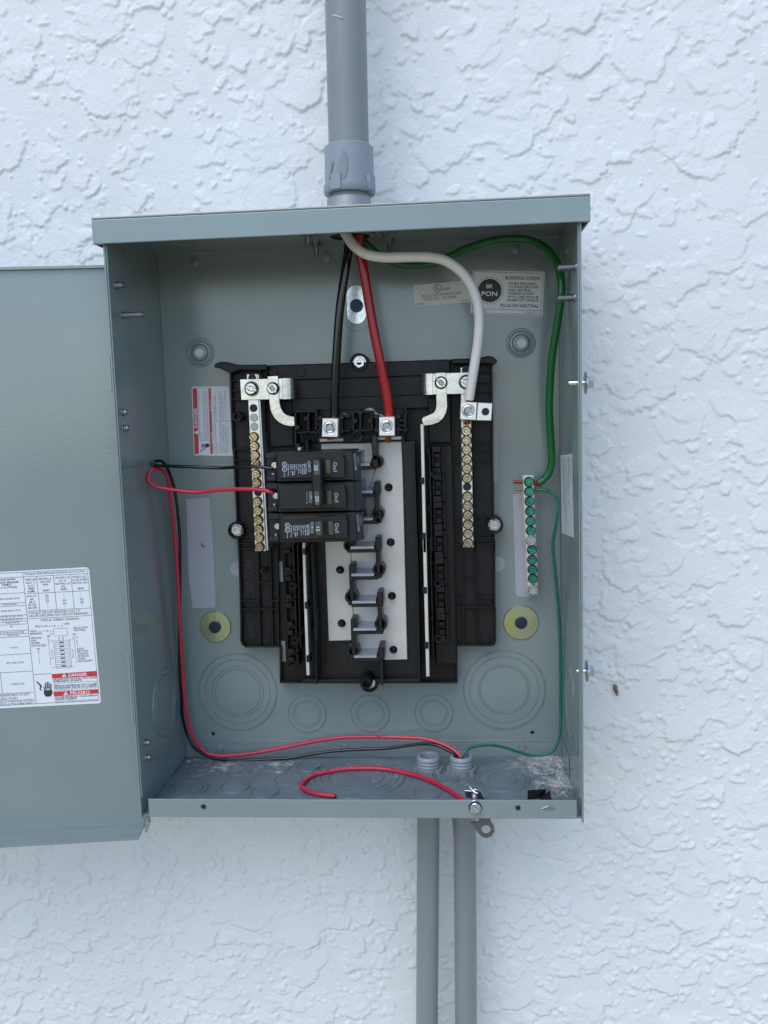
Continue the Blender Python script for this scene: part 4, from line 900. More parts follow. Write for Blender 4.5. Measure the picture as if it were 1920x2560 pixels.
for v, c, me in ((Z3, (960, 305), sc_z), (Z3, (1137, 302), sc_z), (Z4, (1137, 255), sc_z), (Z4, (1345, 250), sc_z)):
    big_ = c in ((960, 305), (1345, 250)); Y_ = YN - .0018 if big_ else YN - .0034
    p = at(v(*c), Y_); b = B(); r = .0066 if big_ else .0056
    b.lathe([(r, -.0001), (r, .0006), (r * .94, .0010), (0, .0010)], p, seg=28); b.obj('washer', 'zinc', brd)
    o = place(me, 'screw', brd, (p.x, Y_ - .0008, p.z), math.radians(20 if big_ else 50)); o.scale = (.86, 1.1, .86) if not big_ else (.95, 1.2, .95)
    b = B(); b.lathe([(.0030, 0), (.0030, .0019), (0, .0019)], (p.x, Y_ - .0008, p.z), seg=4, smooth=False); b.obj('screw_recess', 'zdark', brd)
# lugs
def lug(v, pts, Y, yb, sc, parent=brd):
    b = B(); b.prism(poly(v, pts, Y), Y, yb, .0005); l = b.obj('lug', 'lug', parent)
    if sc:
        p = at(v(*sc[0]), Y); r = px_r(v, sc[0], sc[1], Y); b = B()
        b.lathe([(r, .0001), (r * .97, .0004), (r * .86, .0002), (r * .84, -.0000), (r * .80, .0001), (r * .78, .0010), (r * .68, .0012), (r * .52, .0006)], p, seg=32)
        b.lathe([(r * .52, .0006), (r * .44, .00005), (0, .00004)], p, seg=6, smooth=False); b.obj('lug_screw', 'zinc', l)
        b = B(); b.lathe([(r * .40, .0002), (0, .0002)], p, seg=6, smooth=False); b.obj('socket', 'zdark', l)
    return l
YL = -.052
lug(Z4, [(152, 548), (283, 550), (281, 708), (146, 705)], YL, YP, ((213, 628), 56)); lug(Z4, [(622, 538), (751, 535), (754, 695), (622, 697)], YL, YP, ((686, 615), 56))
lug(Z4, [(1300, 412), (1437, 417), (1427, 567), (1294, 560)], YL, YN + .002, ((1362, 487), 56)); l = lug(Z4, [(1442, 418), (1565, 424), (1555, 571), (1430, 568)], YL + .001, YN + .006, None)
hole(Z4, (1505, 495), l, .0031, YL + .001, False)
# housing around the lugs: shelf plus upright walls
b = B(); slab(b, Q2, 390, 130, 1610, 590, -.026, YB, .0005); b.obj('lug_housing', 'plastic', brd)
for pts in ([(390, 130), (390, 480)], [(440, 240), (440, 480)], [(740, 235), (740, 480)], [(720, 200), (840, 235)], [(750, 425), (850, 425)], [(900, 165), (1160, 160), (1160, 415), (905, 425), (900, 165)], [(998, 165), (1000, 480), (1025, 515), (1190, 510)], [(1225, 235), (1225, 430)],
            [(1525, 215), (1525, 480)], [(1525, 280), (1610, 280)], [(1525, 350), (1610, 350)], [(1525, 415), (1660, 412)], [(1620, 100), (1620, 440)], [(1610, 165), (1660, 165)], [(80, 160), (390, 155)], [(280, 190), (280, 450)], [(130, 450), (430, 440)], [(100, 160), (100, 640)], [(390, 245), (440, 250)], [(390, 330), (440, 330)], [(390, 420), (440, 425)],
            [(1190, 235), (1225, 235)], [(1190, 425), (1225, 430)], [(660, 250), (740, 250)], [(260, 560), (260, 700)]):
    strip('housing_wall', Q2, pts, .0017, -.040, -.020)
for c in ((440, 248), (740, 240), (745, 425), (998, 175), (930, 290), (1135, 285), (1225, 235), (1228, 412), (1530, 225), (1530, 405), (250, 258), (130, 380), (130, 630)):
    b = B(); b.lathe([(.0022, -.018), (.0022, 0), (.0019, .0003), (0, .0003)], at(Q2(*c), -.041), seg=14); b.obj('peg', 'plastic', brd)
b = B(); b.lathe([(.0046, -.020), (.0046, 0), (.0041, .0004), (.0034, .0002), (.0033, -.006), (0, -.006)], at(Q2(960, 508), -.042), seg=24); b.obj('peg_socket', 'plastic', brd)
b = B(); slab(b, Q2, 132, 655, 175, 718, -.044, YD, .0004); b.obj('rail_end', 'rail', brd)
b = B(); slab(b, Q4, -60, -200, 60, 0, -.0130, YB, .0003); b.obj('wing_plate', 'plastic', brd)
# dried spatter near the red lug
b = B(); b.prism(poly(Q2, [(1045, 140), (1100, 118), (1150, 108), (1185, 130), (1215, 165), (1255, 195), (1300, 200), (1330, 225), (1300, 230), (1255, 222), (1200, 205), (1160, 205), (1165, 150), (1100, 145)], -.0268), -.0268, -.0255, .0004); b.obj('dried_smear', 'bare', brd)
b = B(); b.prism(poly(Q2, [(720, 185), (780, 182), (835, 210), (848, 238), (800, 222), (750, 205)], -.0268), -.0268, -.0255, .0003); b.obj('dried_smear', 'bare', brd)
# mounting rings with hex screws
for v, c, r in ((Z4, (455, 85), 76), (Z3, (828, 1482), 70), (Z4, (1583, 1440), 72), (Z5, (1270, 1225), 77)):
    Y_ = -.020; p = at(v(*c), Y_); R_ = px_r(v, c, r, Y_); b = B()
    b.lathe([(R_, -.0195), (R_, -.001), (R_ * .95, 0), (R_ * .84, 0), (R_ * .74, -.002), (R_ * .70, -.006), (0, -.006)], p, seg=36); b.obj('mounting_ring', 'plastic', brd)
    o = place(sc_h, 'screw', brd, (p.x + (.0012 if v is Z5 else 0), p.y + .006, p.z), .4)
b = B(); q0 = at(Z5(1262, 1090), -.022); q1 = at(Z5(1238, 1225), -.040); b.lathe([(.0052, 0), (.0050, .022), (.0046, .0226), (.0034, .0226), (.0034, .014), (0, .014)], (q1.x + .001, -.018, q1.z), seg=24); b.obj('post', 'plastic', brd)
b = B(); b.lathe([(.0046, -.012), (.0044, 0), (.0040, .0004), (.0028, .0002), (.0027, -.006), (0, -.006)], at(Z3(837, 537), -.024), seg=24); b.obj('post', 'plastic', brd)
b = B(); b.lathe([(.0026, -.012), (.0024, 0), (0, 0)], at(Z5(385, 290), -.022), seg=14); b.tube([at(Z5(385, 295), -.022), at(Z5(430, 262), -.016)], .0018, 10); b.obj('post', 'plastic', brd)
# moulded lettering
def moulded(v, items, Y):
    for t, x, y, w, h, d, u in items:
        V, F = glyphs(t, True); b = B(); pts = [at(v(x + d[0] * w * a + u[0] * h * c, y + d[1] * w * a + u[1] * h * c), Y) for a, c in V]
        n = len(pts); b.add(pts, F); b.obj('moulded_lettering', 'plastic_d', brd)
M['emb'] = mat('moulded_letters', (.0125, .0125, .013), .5)
def mould(v, items, Y):
    b = B()
    for t, x, y, w, h, d, u in items:
        V, F = glyphs(t, True); b.add([at(v(x + d[0] * w * a + u[0] * h * c, y + d[1] * w * a + u[1] * h * c), Y) for a, c in V], F)
    b.obj('moulded_lettering', M['emb'], brd)
mould(Z3, [("EATON", 855, 612, 168, 48, (.07, 1), (1, -.02))], YB - .0004)
mould(Z5, [("EATON", 305, 450, 250, 65, (-.03, -1), (-1, 0))], YB - .0004)
mould(Z5, [("EATON", 318, 840, 190, 45, (-.03, -1), (-1, 0))], YB - .0004)
mould(Z4, [("17-25946", 1452, 728, 160, 28, (-.03, -1), (-1, 0)), ("REV 01", 1492, 728, 130, 28, (-.03, -1), (-1, 0)), ("CAV C", 1534, 728, 138, 28, (-.03, -1), (-1, 0))], YB - .0004)

# ------------------------------------------------------------------ circuit breakers
YF, YSH = -.0955, -.0905
def pole(prt, dy, dx, first=True):
    """one pole: body with shoulders, raised label panel, terminal notch on the left, slanted right end. dx, dy: shift in R7 pixels"""
    g = lambda x, y: R7(x + dx, y + dy)
    b = B()
    slab(b, g, 190, 190, 1432, 655, YSH, YC - .012, .0007); slab(b, g, 15, 205, 195, 300, YSH, YC - .012, .0007); slab(b, g, 30, 585, 195, 657, YSH, YC - .012, .0007); slab(b, g, 40, 290, 200, 600, YSH + .014, YC - .012, .0004)
    b.obj('body', 'breaker', prt)
    b = B(); slab(b, g, 212, 240, 1280, 615, YF, YSH + .001, .0009); b.obj('face_panel', 'breaker', prt)
    X0, X1, Za, Zb = rect(g, 1432, 190, 1525, 640, YSH + .002); b = B()
    bm_v = [(X0, YSH + .002, Za), (X0, YSH + .002, Zb), (X1, YSH + .012, Zb), (X1, YSH + .012, Za), (X0, YC - .014, Za), (X0, YC - .014, Zb), (X1, YC - .014, Zb), (X1, YC - .014, Za)]
    b.add(bm_v, [(0, 3, 2, 1), (0, 4, 7, 3), (1, 2, 6, 5), (3, 7, 6, 2), (4, 5, 6, 7), (0, 1, 5, 4)]); b.obj('end_block', 'smoke', prt)
    b = B(); p = at(g(150, 400), YSH + .010); b.lathe([(.0030, -.004), (.0030, .001), (.0025, .0016), (0, .0016)], (p.x + .0012, p.y, p.z), seg=20); b.obj('terminal_screw', 'zinc', prt)
    b = B(); slab(b, g, 118, 525, 165, 560, YSH + .012, YSH + .016, .0002); b.obj('wire_clamp', 'zdark', prt)
    b = B(); slab(b, g, 915, 325, 972, 545, YF + .0002 - .0004, YF + .002, .0001); b.obj('slot', 'hole', prt)
    b = B(); slab(b, g, 975, 322, 1062, 545, YF - .0016, YF + .002, .0006); b.obj('switch_window', 'olive', prt)
    b = B(); slab(b, g, 1064, 302, 1285, 600, YF - .0010, YF + .002, .0004); b.obj('on_panel', 'breaker', prt)
    return g
dv, uv = (.02, 1), (1, -.02)
def bprint(prt, g, full, amp, x_on=1100):
    P = Print(lambda p: at(p, YF - .0012), g); P.text("On/I", x_on, 355, 148, 66, dv, uv); 
    P.obj('lettering', 'print', prt)
    P = Print(lambda p: at(p, YF - .0002), g); P.text("Off/O", 695, 336, 178, 54, dv, uv)
    if full:
        for t, x, y, w, h, bd in (("EATON", 635, 380, 160, 44, 1), ("Type BR" + amp[0], 605, 380, 170, 22, 1), ("Type C" + amp[0], 572, 382, 150, 22, 1), ("120 / 240 V ~", 537, 384, 172, 22, 1), ("CuAl", 506, 385, 78, 20, 1), ("HACR Type", 474, 386, 165, 22, 1), (amp[1] + " Pole  J-089", 443, 388, 182, 22, 1), ("E7819 - T", 414, 390, 130, 22, 1), ("LR43556 Dwg.", 378, 392, 185, 20, 1), ("LISTED", 318, 510, 84, 16, 1)):
            P.text(t, x, y, w, h, dv, uv, 0, bool(bd))
        for y, t in ((388, "CE"), (464, "UL")): P.ring(328, y, 31, 40); P.text(t, 314, y - 20, 42, 28, dv, uv, 0, True)
    else: P.text("Common Trip", 655, 345, 186, 20, dv, uv)
    P.obj('lettering', 'print', prt)
def end_sticker(prt, g):
    X0, X1, Za, Zb = rect(g, 1434, 200, 1512, 490, YSH + .002)
    b = B(); y0 = YSH + .0016; y1 = YSH + .0016 + .0085
    b.add([(X0, y0, Zb - .001), (X1 - .001, y1, Zb), (X1 - .001, y1, Za + .0005), (X0 + .0005, y0, Za)], [(0, 1, 2, 3)]); s = b.obj('end_sticker', 'bare', prt)
    b = B()
    for k in range(5):
        t = .2 + .14 * k; xx = X0 + (X1 - X0) * t; yy = y0 + (y1 - y0) * t - .0002
        b.add([(xx, yy, Zb - .003 - .001 * (k % 2)), (xx + .0007, yy + .0006, Zb - .003), (xx + .0007, yy + .0006, Za + .004 + .002 * (k % 3)), (xx, yy, Za + .004)], [(0, 1, 2, 3)])
    b.obj('lettering', 'inkg', s)
c0 = at(R7(700, 650), -.06)
br2 = thing('circuit_breaker', 'black two-pole breaker marked 20 with a tie bar joining both handles', 'breaker', (c0.x, -.06, c0.z), 'breakers plugged into the panelboard')
g = pole(br2, 0, 0); bprint(br2, g, True, ('220', '2')); end_sticker(br2, g)
g2 = pole(br2, 488, 22); bprint(br2, g2, False, None)
b = B(); slab(b, R7, 757, 308, 915, 1060, -.112, YF + .002, .0012); hdl = b.obj('handle', 'breaker', br2)
for r_, t in (((795, 328, 888, 560), (800, 395, 95)), ((808, 815, 882, 1045), (818, 893, 92))):
    b = B(); slab(b, R7, *r_, -.1123, -.110, .0003); b.obj('amp_window', 'olive', hdl)
    P = Print(lambda p: at(p, -.11245), R7); P.text("20", t[0], t[1], t[2], 60, dv, uv, 0, True); P.obj('lettering', 'print', hdl)
c0 = at(R7(760, 1400), -.06)
br1 = thing('circuit_breaker', 'black single-pole breaker marked 15 below the two-pole breaker', 'breaker', (c0.x, -.06, c0.z), 'breakers plugged into the panelboard')
g3 = pole(br1, 974, 46); bprint(br1, g3, True, ('115', '1'), 1082); end_sticker(br1, g3)
b = B(); slab(b, R7, 816, 1308, 922, 1532, -.108, YF + .002, .0010); hdl = b.obj('handle', 'olive', br1)
P = Print(lambda p: at(p, -.10825), R7); P.text("15", 832, 1385, 72, 58, dv, uv, 0, True); P.obj('lettering', 'print', hdl)

# ------------------------------------------------------------------ ground bar
gbv = at(R6(240, 1250), -.014)
gbar = thing('ground_bar', 'tin plated ground bar with green terminal screws beside the right box wall', 'ground bar', (gbv.x, -.010, gbv.z))
YG = -.020
b = B(); b.prism(poly(R6, [(142, 466), (284, 462), (348, 2032), (212, 2032)], YG), YG, -.0102, .0004); b.obj('bar', 'rail', gbar)
b = B(); b.prism(poly(R6, [(122, 464), (250, 464), (330, 2000), (190, 2000)], -.010), -.010, -.0001, .0003); b.obj('standoff', 'rail', gbar)
for x, y in ((222, 550), (225, 678), (230, 808), (237, 938), (242, 1067), (246, 1195), (262, 1445), (263, 1578), (268, 1705), (273, 1825)):
    place(sc_g, 'screw', gbar, at(R6(x, y), YG - .0003), random.uniform(0, 6.28))
for x, y in ((250, 1320), (274, 1965)): place(sc_hb, 'mounting_screw', gbar, at(R6(x, y), YG - .0003), random.uniform(0, 1))

# ------------------------------------------------------------------ wires
WP = {}
def wire(name, label, pts, r, m, seg=16, cond=None, sub=8):
    """pts: (view, x, y, Y)"""
    P = [at(v(x, y), Y) for v, x, y, Y in pts]
    if sub == 5: P = [P[0]] + [p + Vector((random.gauss(0, 1), random.gauss(0, 1), random.gauss(0, 1))) * .00018 for p in P[1:-1]] + [P[-1]]
    WP[label] = P
    z = min(P, key=lambda q: q.z); t = thing(name, label, 'wire', z)
    b = B(); b.tube(P, r, seg, sub=sub); b.obj('insulation', m, t)
    for a, d, L, n, rr in (cond or []):
        a = Vector(a); d = Vector(d).normalized(); u = d.orthogonal().normalized(); w = d.cross(u); b = B()
        for k in range(n):
            t_ = 2 * math.pi * k / n; o = (u * math.cos(t_) + w * math.sin(t_)) * (r * .62 if n > 1 else 0)
            b.tube([a + o - d * .004, a + o + d * L * random.uniform(.8, 1.05) + o * random.uniform(-.1, .25)], rr, 8, sub=2)
        b.obj('copper_strands', 'copper', t)
    return t
zt = ZC + .004
def top(x, y): return (lambda q: q)(Vector((x, y, zt)))
def pts(v, L): return [(v, x, y, Y) for x, y, Y in L]
# the feeders drop out of the hub in the top plate
def feeder(name, label, start, L, r, m, cond):
    P = [Vector(start)] + [at(v(x, y), Y) for v, x, y, Y in L]
    t = thing(name, label, 'wire', P[-1])
    b = B(); b.tube(P, r, 18, sub=10); b.obj('insulation', m, t)
    if cond:
        for (c, d, Ls, n, rr) in cond:
            c = Vector(c); d = Vector(d).normalized(); u = d.orthogonal().normalized(); w = d.cross(u); b = B()
            for k in range(n):
                t_ = 2.4 * k; rad = r * .72 * math.sqrt((k + .5) / n); o = (u * math.cos(t_) + w * math.sin(t_)) * rad
                b.tube([c + o - d * .003, c + o * 1.05 + d * Ls * .5, c + o * random.uniform(.9, 1.15) + d * Ls * random.uniform(.85, 1.1)], rr, 7, sub=3)
            b.obj('copper_strands', 'copper', t)
    return t
feeder('feeder_wire', 'thick black feeder wire from the top hub down to a silver lug', (.0000, -.047, zt),
       pts(Z2, [(170, 420, -.046), (150, 560, -.046), (117, 800, -.046), (96, 1100, -.044), (87, 1300, -.042)]) + pts(Z4, [(250, 545, -.040), (222, 600, -.038)]), .0038, 'w_black', [((at(Z4(214, 690), -.040)), (0, .1, -1), .0040, 12, .00042)])
feeder('feeder_wire', 'thick red feeder wire from the top hub down to its own silver lug', (.0105, -.050, zt),
       pts(Z2, [(232, 430, -.048), (252, 520, -.048), (290, 750, -.046), (326, 950, -.045), (357, 1100, -.044), (386, 1250, -.042)]) + pts(Z4, [(706, 510, -.040), (692, 600, -.038)]), .0041, 'w_red', [((at(Z4(694, 685), -.042)), (0, .0, -1), .0065, 15, .00042)])
feeder('feeder_wire', 'thick white neutral wire arching from the top hub to the lug on the neutral bar', (-.003, -.062, zt),
       pts(Z2, [(150, 340, -.066), (198, 410, -.070), (270, 462, -.072), (380, 482, -.072), (520, 480, -.072), (650, 482, -.070), (740, 502, -.068), (830, 562, -.066), (890, 640, -.064), (930, 740, -.062), (943, 850, -.060), (936, 980, -.057), (915, 1120, -.053), (896, 1240, -.049), (884, 1322, -.046)]), .0041, 'w_white',
       [((at(Z4(1372, 392), -.046)), (-.05, .05, -1), .0075, 15, .0005), ((at(Z4(1350, 555), -.044)), (-.02, 0, -1), .0050, 15, .0005)])
feeder('ground_wire', 'thick bright green ground wire looping past the bonding sticker to the ground bar', (.010, -.040, zt),
       pts(Z2, [(225, 350, -.040), (285, 415, -.038), (345, 462, -.034), (450, 515, -.028), (560, 530, -.024), (680, 516, -.022), (760, 482, -.022), (870, 430, -.024), (1000, 388, -.026), (1130, 371, -.030), (1250, 382, -.034), (1340, 432, -.040), (1400, 512, -.046), (1428, 620, -.050), (1428, 720, -.050), (1405, 880, -.046), (1376, 1060, -.040), (1362, 1250, -.032), (1358, 1400, -.026)]) +
       pts(R6, [(515, 80, -.020), (522, 250, -.017), (495, 410, -.0155), (430, 505, -.015), (355, 568, -.015)]), .0033, 'w_green',
       [((at(R6(345, 572), -.015)), (-1, 0, .12), .012, 7, .0006), ((at(R6(140, 548), -.015)), (-1, 0, 0), .0075, 5, .0006)])
def wire_print(parent, P, r, text, s0, size, out=(0, -.75, .65), mi='wprint'):
    Q = []
    for i in range(len(P) - 1):
        p0, p1, p2, p3 = P[max(i - 1, 0)], P[i], P[i + 1], P[min(i + 2, len(P) - 1)]
        for k in range(8):
            t = k / 8; Q.append(.5 * (2 * p1 + (p2 - p0) * t + (2 * p0 - 5 * p1 + 4 * p2 - p3) * t * t + (3 * p1 - p0 - 3 * p2 + p3) * t ** 3))
    L = [0.]
    for a_, b_ in zip(Q, Q[1:]): L.append(L[-1] + (b_ - a_).length)
    V, F = glyphs(text); W_ = size * .62 * len(text); out = Vector(out); vs_ = []
    for a_, c_ in V:
        sv = min(max(s0 + a_ * W_, 0), L[-1] - 1e-5); i = max(0, int(np.searchsorted(L, sv)) - 1); f = (sv - L[i]) / max(L[i + 1] - L[i], 1e-9)
        p = Q[i].lerp(Q[i + 1], f); T_ = (Q[min(i + 2, len(Q) - 1)] - Q[max(i - 1, 0)]).normalized(); n_ = (out - T_ * out.dot(T_)).normalized(); w_ = n_.cross(T_)
        ang = (c_ - .35) * size / r; vs_.append(p + (n_ * math.cos(ang) + w_ * math.sin(ang)) * (r + .00005))
    b = B(); b.add(vs_, F); b.obj('lettering', mi, parent)
# branch wires
rl = 'thin red wire from the breaker looped by the left wall and run to the conduit'
rw = wire('branch_wire', rl, pts(Z3, [(1145, 1168, -.083), (1050, 1145, -.080), (900, 1137, -.074), (700, 1145, -.066), (500, 1160, -.062), (350, 1150, -.062), (200, 1128, -.063), (130, 1095, -.064), (103, 1040, -.064), (130, 985, -.062), (190, 968, -.056), (240, 1000, -.048), (270, 1080, -.042), (286, 1200, -.036), (310, 1400, -.029), (332, 1659, -.024)]) +
     pts(Z7, [(315, -250, -.019), (335, 0, -.018), (347, 90, -.018), (377, 230, -.017), (430, 340, -.016), (490, 395, -.016), (570, 415, -.016), (680, 410, -.014), (850, 386, -.012), (1050, 350, -.010), (1250, 311, -.010), (1450, 288, -.012), (1659, 284, -.014)]) +
     pts(Z8, [(150, 282, -.016), (300, 285, -.019), (450, 298, -.023), (570, 331, -.027), (660, 382, -.030), (703, 430, -.033), (720, 500, -.034), (722, 640, -.034)]), .0017, 'w_red2', 10, sub=5)
for k in range(2): wire_print(rw, WP[rl], .0017, 'SOUTHWIRE  ELECTRICAL  12 AWG  THHN  600V  OIL AND GASOLINE RESISTANT', .60 + .13 * k, .0017)
wire('branch_wire', 'thin black wire from the breaker looped by the left wall', pts(Z3, [(1135, 966, -.083), (1000, 953, -.080), (850, 955, -.073), (700, 960, -.066), (500, 955, -.063), (300, 948, -.061), (160, 944, -.060), (130, 934, -.060), (160, 912, -.058), (210, 908, -.051), (250, 945, -.044), (282, 1020, -.037), (320, 1140, -.029), (347, 1350, -.022), (368, 1659, -.016)]) +
     pts(Z7, [(300, -250, -.016), (311, 0, -.014), (321, 120, -.013), (346, 250, -.012), (395, 345, -.012), (470, 405, -.011), (560, 430, -.011), (700, 444, -.010), (900, 440, -.009), (1050, 431, -.009), (1200, 405, -.008), (1400, 375, -.008), (1600, 368, -.010)]) +
     pts(Z8, [(0, 368, -.011), (150, 365, -.013), (280, 350, -.016), (420, 331, -.020), (520, 338, -.025), (600, 370, -.029), (660, 417, -.032), (690, 500, -.033), (690, 640, -.034)]), .00145, 'w_black', 10, sub=5)
wire('branch_wire', 'thin teal green wire from the ground bar down the right wall into the conduit', pts(R6, [(255, 652, -.015), (300, 650, -.015), (400, 652, -.016), (500, 682, -.017), (568, 735, -.018), (600, 810, -.019), (603, 900, -.020), (580, 1080, -.020), (547, 1300, -.018), (544, 1480, -.017), (556, 1650, -.016), (577, 1850, -.015), (597, 2100, -.014)]) +
     pts(Z6, [(1436, 450, -.012), (1455, 750, -.011), (1462, 1000, -.010), (1465, 1300, -.010)]) + pts(Z8, [(1385, 0, -.010), (1389, 150, -.011), (1375, 290, -.013), (1340, 370, -.015), (1280, 405, -.016), (1200, 410, -.017), (1120, 395, -.018), (1000, 355, -.020), (900, 335, -.023), (800, 345, -.027), (740, 372, -.031), (708, 420, -.034), (705, 500, -.034), (705, 640, -.034)]), .0014, 'w_green2', 10, [((at(R6(135, 657), -.015)), (-1, 0, 0), .006, 1, .0009)], 5)
# offcut of red wire lying on the box floor
def onf(v, x, y, z=.0025): return atz(v(x, y), FL + z)
sp = [onf(Z7, *q) for q in ((1375, 692), (1320, 686), (1250, 676), (1175, 652), (1143, 622), (1165, 588), (1230, 547), (1350, 520), (1500, 502))] + [onf(Z8, *q) for q in ((150, 503), (300, 528), (430, 563), (550, 615), (640, 668), (735, 735))]
t = thing('wire_offcut', 'loose red wire offcut lying curled on the box floor behind the front flange', 'wire', sp[5])
b = B(); b.tube(sp, .0020, 12, sub=6); b.obj('insulation', 'w_red2', t)
wire_print(t, sp, .0020, 'SOUTHWIRE  12 AWG  VW-1  THHN OR THWN-2  600V', .05, .0019, (0, -.55, .85))
e = sp[0] + (sp[0] - sp[1]).normalized() * .0002; b = B(); b.lathe([(.0011, -.001), (.0011, .0006), (0, .0006)], e, (sp[0] - sp[1]), seg=10); b.obj('copper_end', 'copper', t)

# ------------------------------------------------------------------ conduits
Yh = -.050
ct = at((863.5, 0), Yh); cb = at((872, 373), Yh)
lean = (ct - cb) / (ct.z - cb.z)
tc = thing('conduit', 'wide grey plastic conduit rising up the wall from the top of the box', 'conduit', (hubc.x, Yh, ZT), 'grey conduits')
p0 = cb + lean * (ZT + .010 - cb.z); R_ = .0166
b = B(); b.lathe([(R_, 0), (R_, 1.3), (0, 1.3)], p0, lean, seg=48); b.obj('pipe', 'pvc', tc)
zc0 = at(R5(400, 1730), Yh).z; zc1 = at(R5(400, 1310), Yh).z; ctr = cb + lean * (zc0 - cb.z)
b = B(); H_ = zc1 - zc0
b.lathe([(.0168, -.001), (.0205, -.001), (.0215, .0005), (.0215, .0060), (.0203, .0066), (.0190, .0068)], ctr, lean, seg=56); b.lathe([(.0190, .0064), (.0204, .0066), (.0203, .009), (.0202, H_ - .0008), (.0194, H_), (.0166, H_)], ctr, lean, seg=11, smooth=False, ph=.35); cp = b.obj('coupling', 'pvc_l', tc)
b = B()
for k in range(3):                                     # raised wrenching lugs on the collar
    a = -2.0 + k * 1.55; d_ = Vector((math.cos(a), math.sin(a), 0)); q = ctr + d_ * .0205; w_ = Vector((-d_.y, d_.x, 0))
    vs = [q + w_ * s * .0045 + d_ * e + Vector((0, 0, z)) for s in (-1, 1) for e in (-.002, .0016) for z in (.0, .012)]
    b.add(vs, [(0, 1, 3, 2), (4, 6, 7, 5), (0, 4, 5, 1), (2, 3, 7, 6), (0, 2, 6, 4), (1, 5, 7, 3)])
b.obj('coupling_lug', 'pvc_l', tc)
smear = Print(lambda p: None, R5)
b = B(); a0 = None
for (x0, x1, y0, y1) in ((300, 384, 1345, 1640), (232, 248, 1430, 1600)):   # dried cement runs on the coupling
    vs = []; n = 6; m_ = 5
    for i in range(n):
        for j in range(m_):
            wj = (.35, .8, 1., .85, .3)[j]; fx = (x0 + x1) / 2 + (x1 - x0) * (i / (n - 1) - .5) * wj * random.uniform(.85, 1.1) - 8 * (j - 2); fy = y0 + (y1 - y0) * j / (m_ - 1) + random.uniform(-14, 14)
            d_ = ray(*R5(fx, fy)); P_ = CAM; ax = ctr
            # meet the coupling's cylinder
            A_ = d_.x ** 2 + d_.y ** 2; ex, ey = P_.x - ax.x, P_.y - ax.y; B_ = 2 * (ex * d_.x + ey * d_.y); rr_ = .0206; C_ = ex * ex + ey * ey - rr_ ** 2
            disc = max(B_ * B_ - 4 * A_ * C_, 0); tt = (-B_ - math.sqrt(disc)) / (2 * A_); vs.append(P_ + d_ * tt)
    b.add(vs, [(i * m_ + j, (i + 1) * m_ + j, (i + 1) * m_ + j + 1, i * m_ + j + 1) for i in range(n - 1) for j in range(m_ - 1)], 0, True)
b.obj('cement_smear', 'cement', tc)
b = B(); b.lathe([(.0195, 0), (.0205, .0004), (.0205, .006), (.0188, .0075), (.0182, .022), (.0165, .022)], (hubc.x + .0005, Yh, ZT + .0001), (0, 0, 1), seg=40); b.obj('hub', 'hub', tc)
# plastic curl stuck on the pipe
cs = [at(R5(*q), Yh - .0172 + e) for q, e in (((200, 205), .012), ((205, 165), .010), ((235, 138), .006), ((280, 138), .002), ((342, 160), .000))]
s_ = B(); s_.tube(cs, .0005, 6); tag(s_.obj('plastic_shaving', 'shaving'), 'pale curl of plastic shaving clinging to the wide upper conduit', 'shaving')
for k, (xt, xb, lab) in enumerate((((472, 1067.5), None, 'thin grey conduit below the box with an open empty connector inside'), ((724, 1165), None, 'thin grey conduit below the box carrying the red, black and green wires'))):
    (x0, xbot) = xt; Yk = -.0338
    a = at(Z8(x0, 900), Yk); c = at((xbot, 2560), Yk); ln = (a - c) / (a.z - c.z)
    t = thing('conduit', lab, 'conduit', (a.x, Yk, -.02), 'grey conduits')
    b = B(); top_ = a + ln * (-.012 - a.z); b.lathe([(.0103, 0), (.0103, 1.2), (0, 1.2)], top_, -ln, seg=36); b.obj('pipe', 'pvc', t)
    cx = atz(Z8((475, 703)[k], 500), FL).x; cc = Vector((cx, Yk, 0))
    b = B(); prof = [(.0100, -.013), (.0126, -.013), (.0126, -.0022), (.0100, -.002)]
    prof2 = [(.0098, -.002)]
    for i in range(4): prof2 += [(.0099, .0020 + i * .0030), (.0107, .0032 + i * .0030), (.0107, .0038 + i * .0030)]
    prof2 += [(.0099, .0148), (.0094, .0154), (.0078, .0154), (.0076, .0140), (.0076, -.010)]
    b.lathe(prof, cc, (0, 0, 1), seg=36); b.lathe(prof2, cc, (0, 0, 1), seg=40); b.obj('threaded_connector', 'pvc_l', t)
    b = B(); b.lathe([(.0075, .001), (0, .001)], cc, (0, 0, 1), seg=24); b.obj('pipe_bore', 'hole', t)
    b = B(); N_ = 8; prl = []
    for i in range(N_ * 6):
        a_ = 2 * math.pi * i / (N_ * 6); r_ = .0138 if (i % 6) in (0, 1, 2) else .0121
        prl.append((r_ * math.cos(a_), r_ * math.sin(a_)))
    z0, z1 = FL, FL + .0042
    vs = [(cc.x + x, cc.y + y, z) for z in (z0, z1) for x, y in prl] + [(cc.x + .0100 * math.cos(2 * math.pi * i / len(prl)), cc.y + .0100 * math.sin(2 * math.pi * i / len(prl)), z1) for i in range(len(prl))]
    n = len(prl); fs = [(i, (i + 1) % n, n + (i + 1) % n, n + i) for i in range(n)] + [(n + i, n + (i + 1) % n, 2 * n + (i + 1) % n, 2 * n + i) for i in range(n)]
    b.add(vs, fs); b.obj('lock_nut', 'pvc', t)
    # cement drip on the second conduit
    if k == 1:
        q = [at(Z8(*z), Yk - .0098) for z in ((643, 850), (646, 900), (650, 950), (649, 998))]
        q = [Vector((p_.x, Yk - .002, p_.z)) for p_ in q]; b = B(); b.tube(q, [.0010, .0012, .0012, .0004], 8); b.obj('cement_drip', 'cement', t)

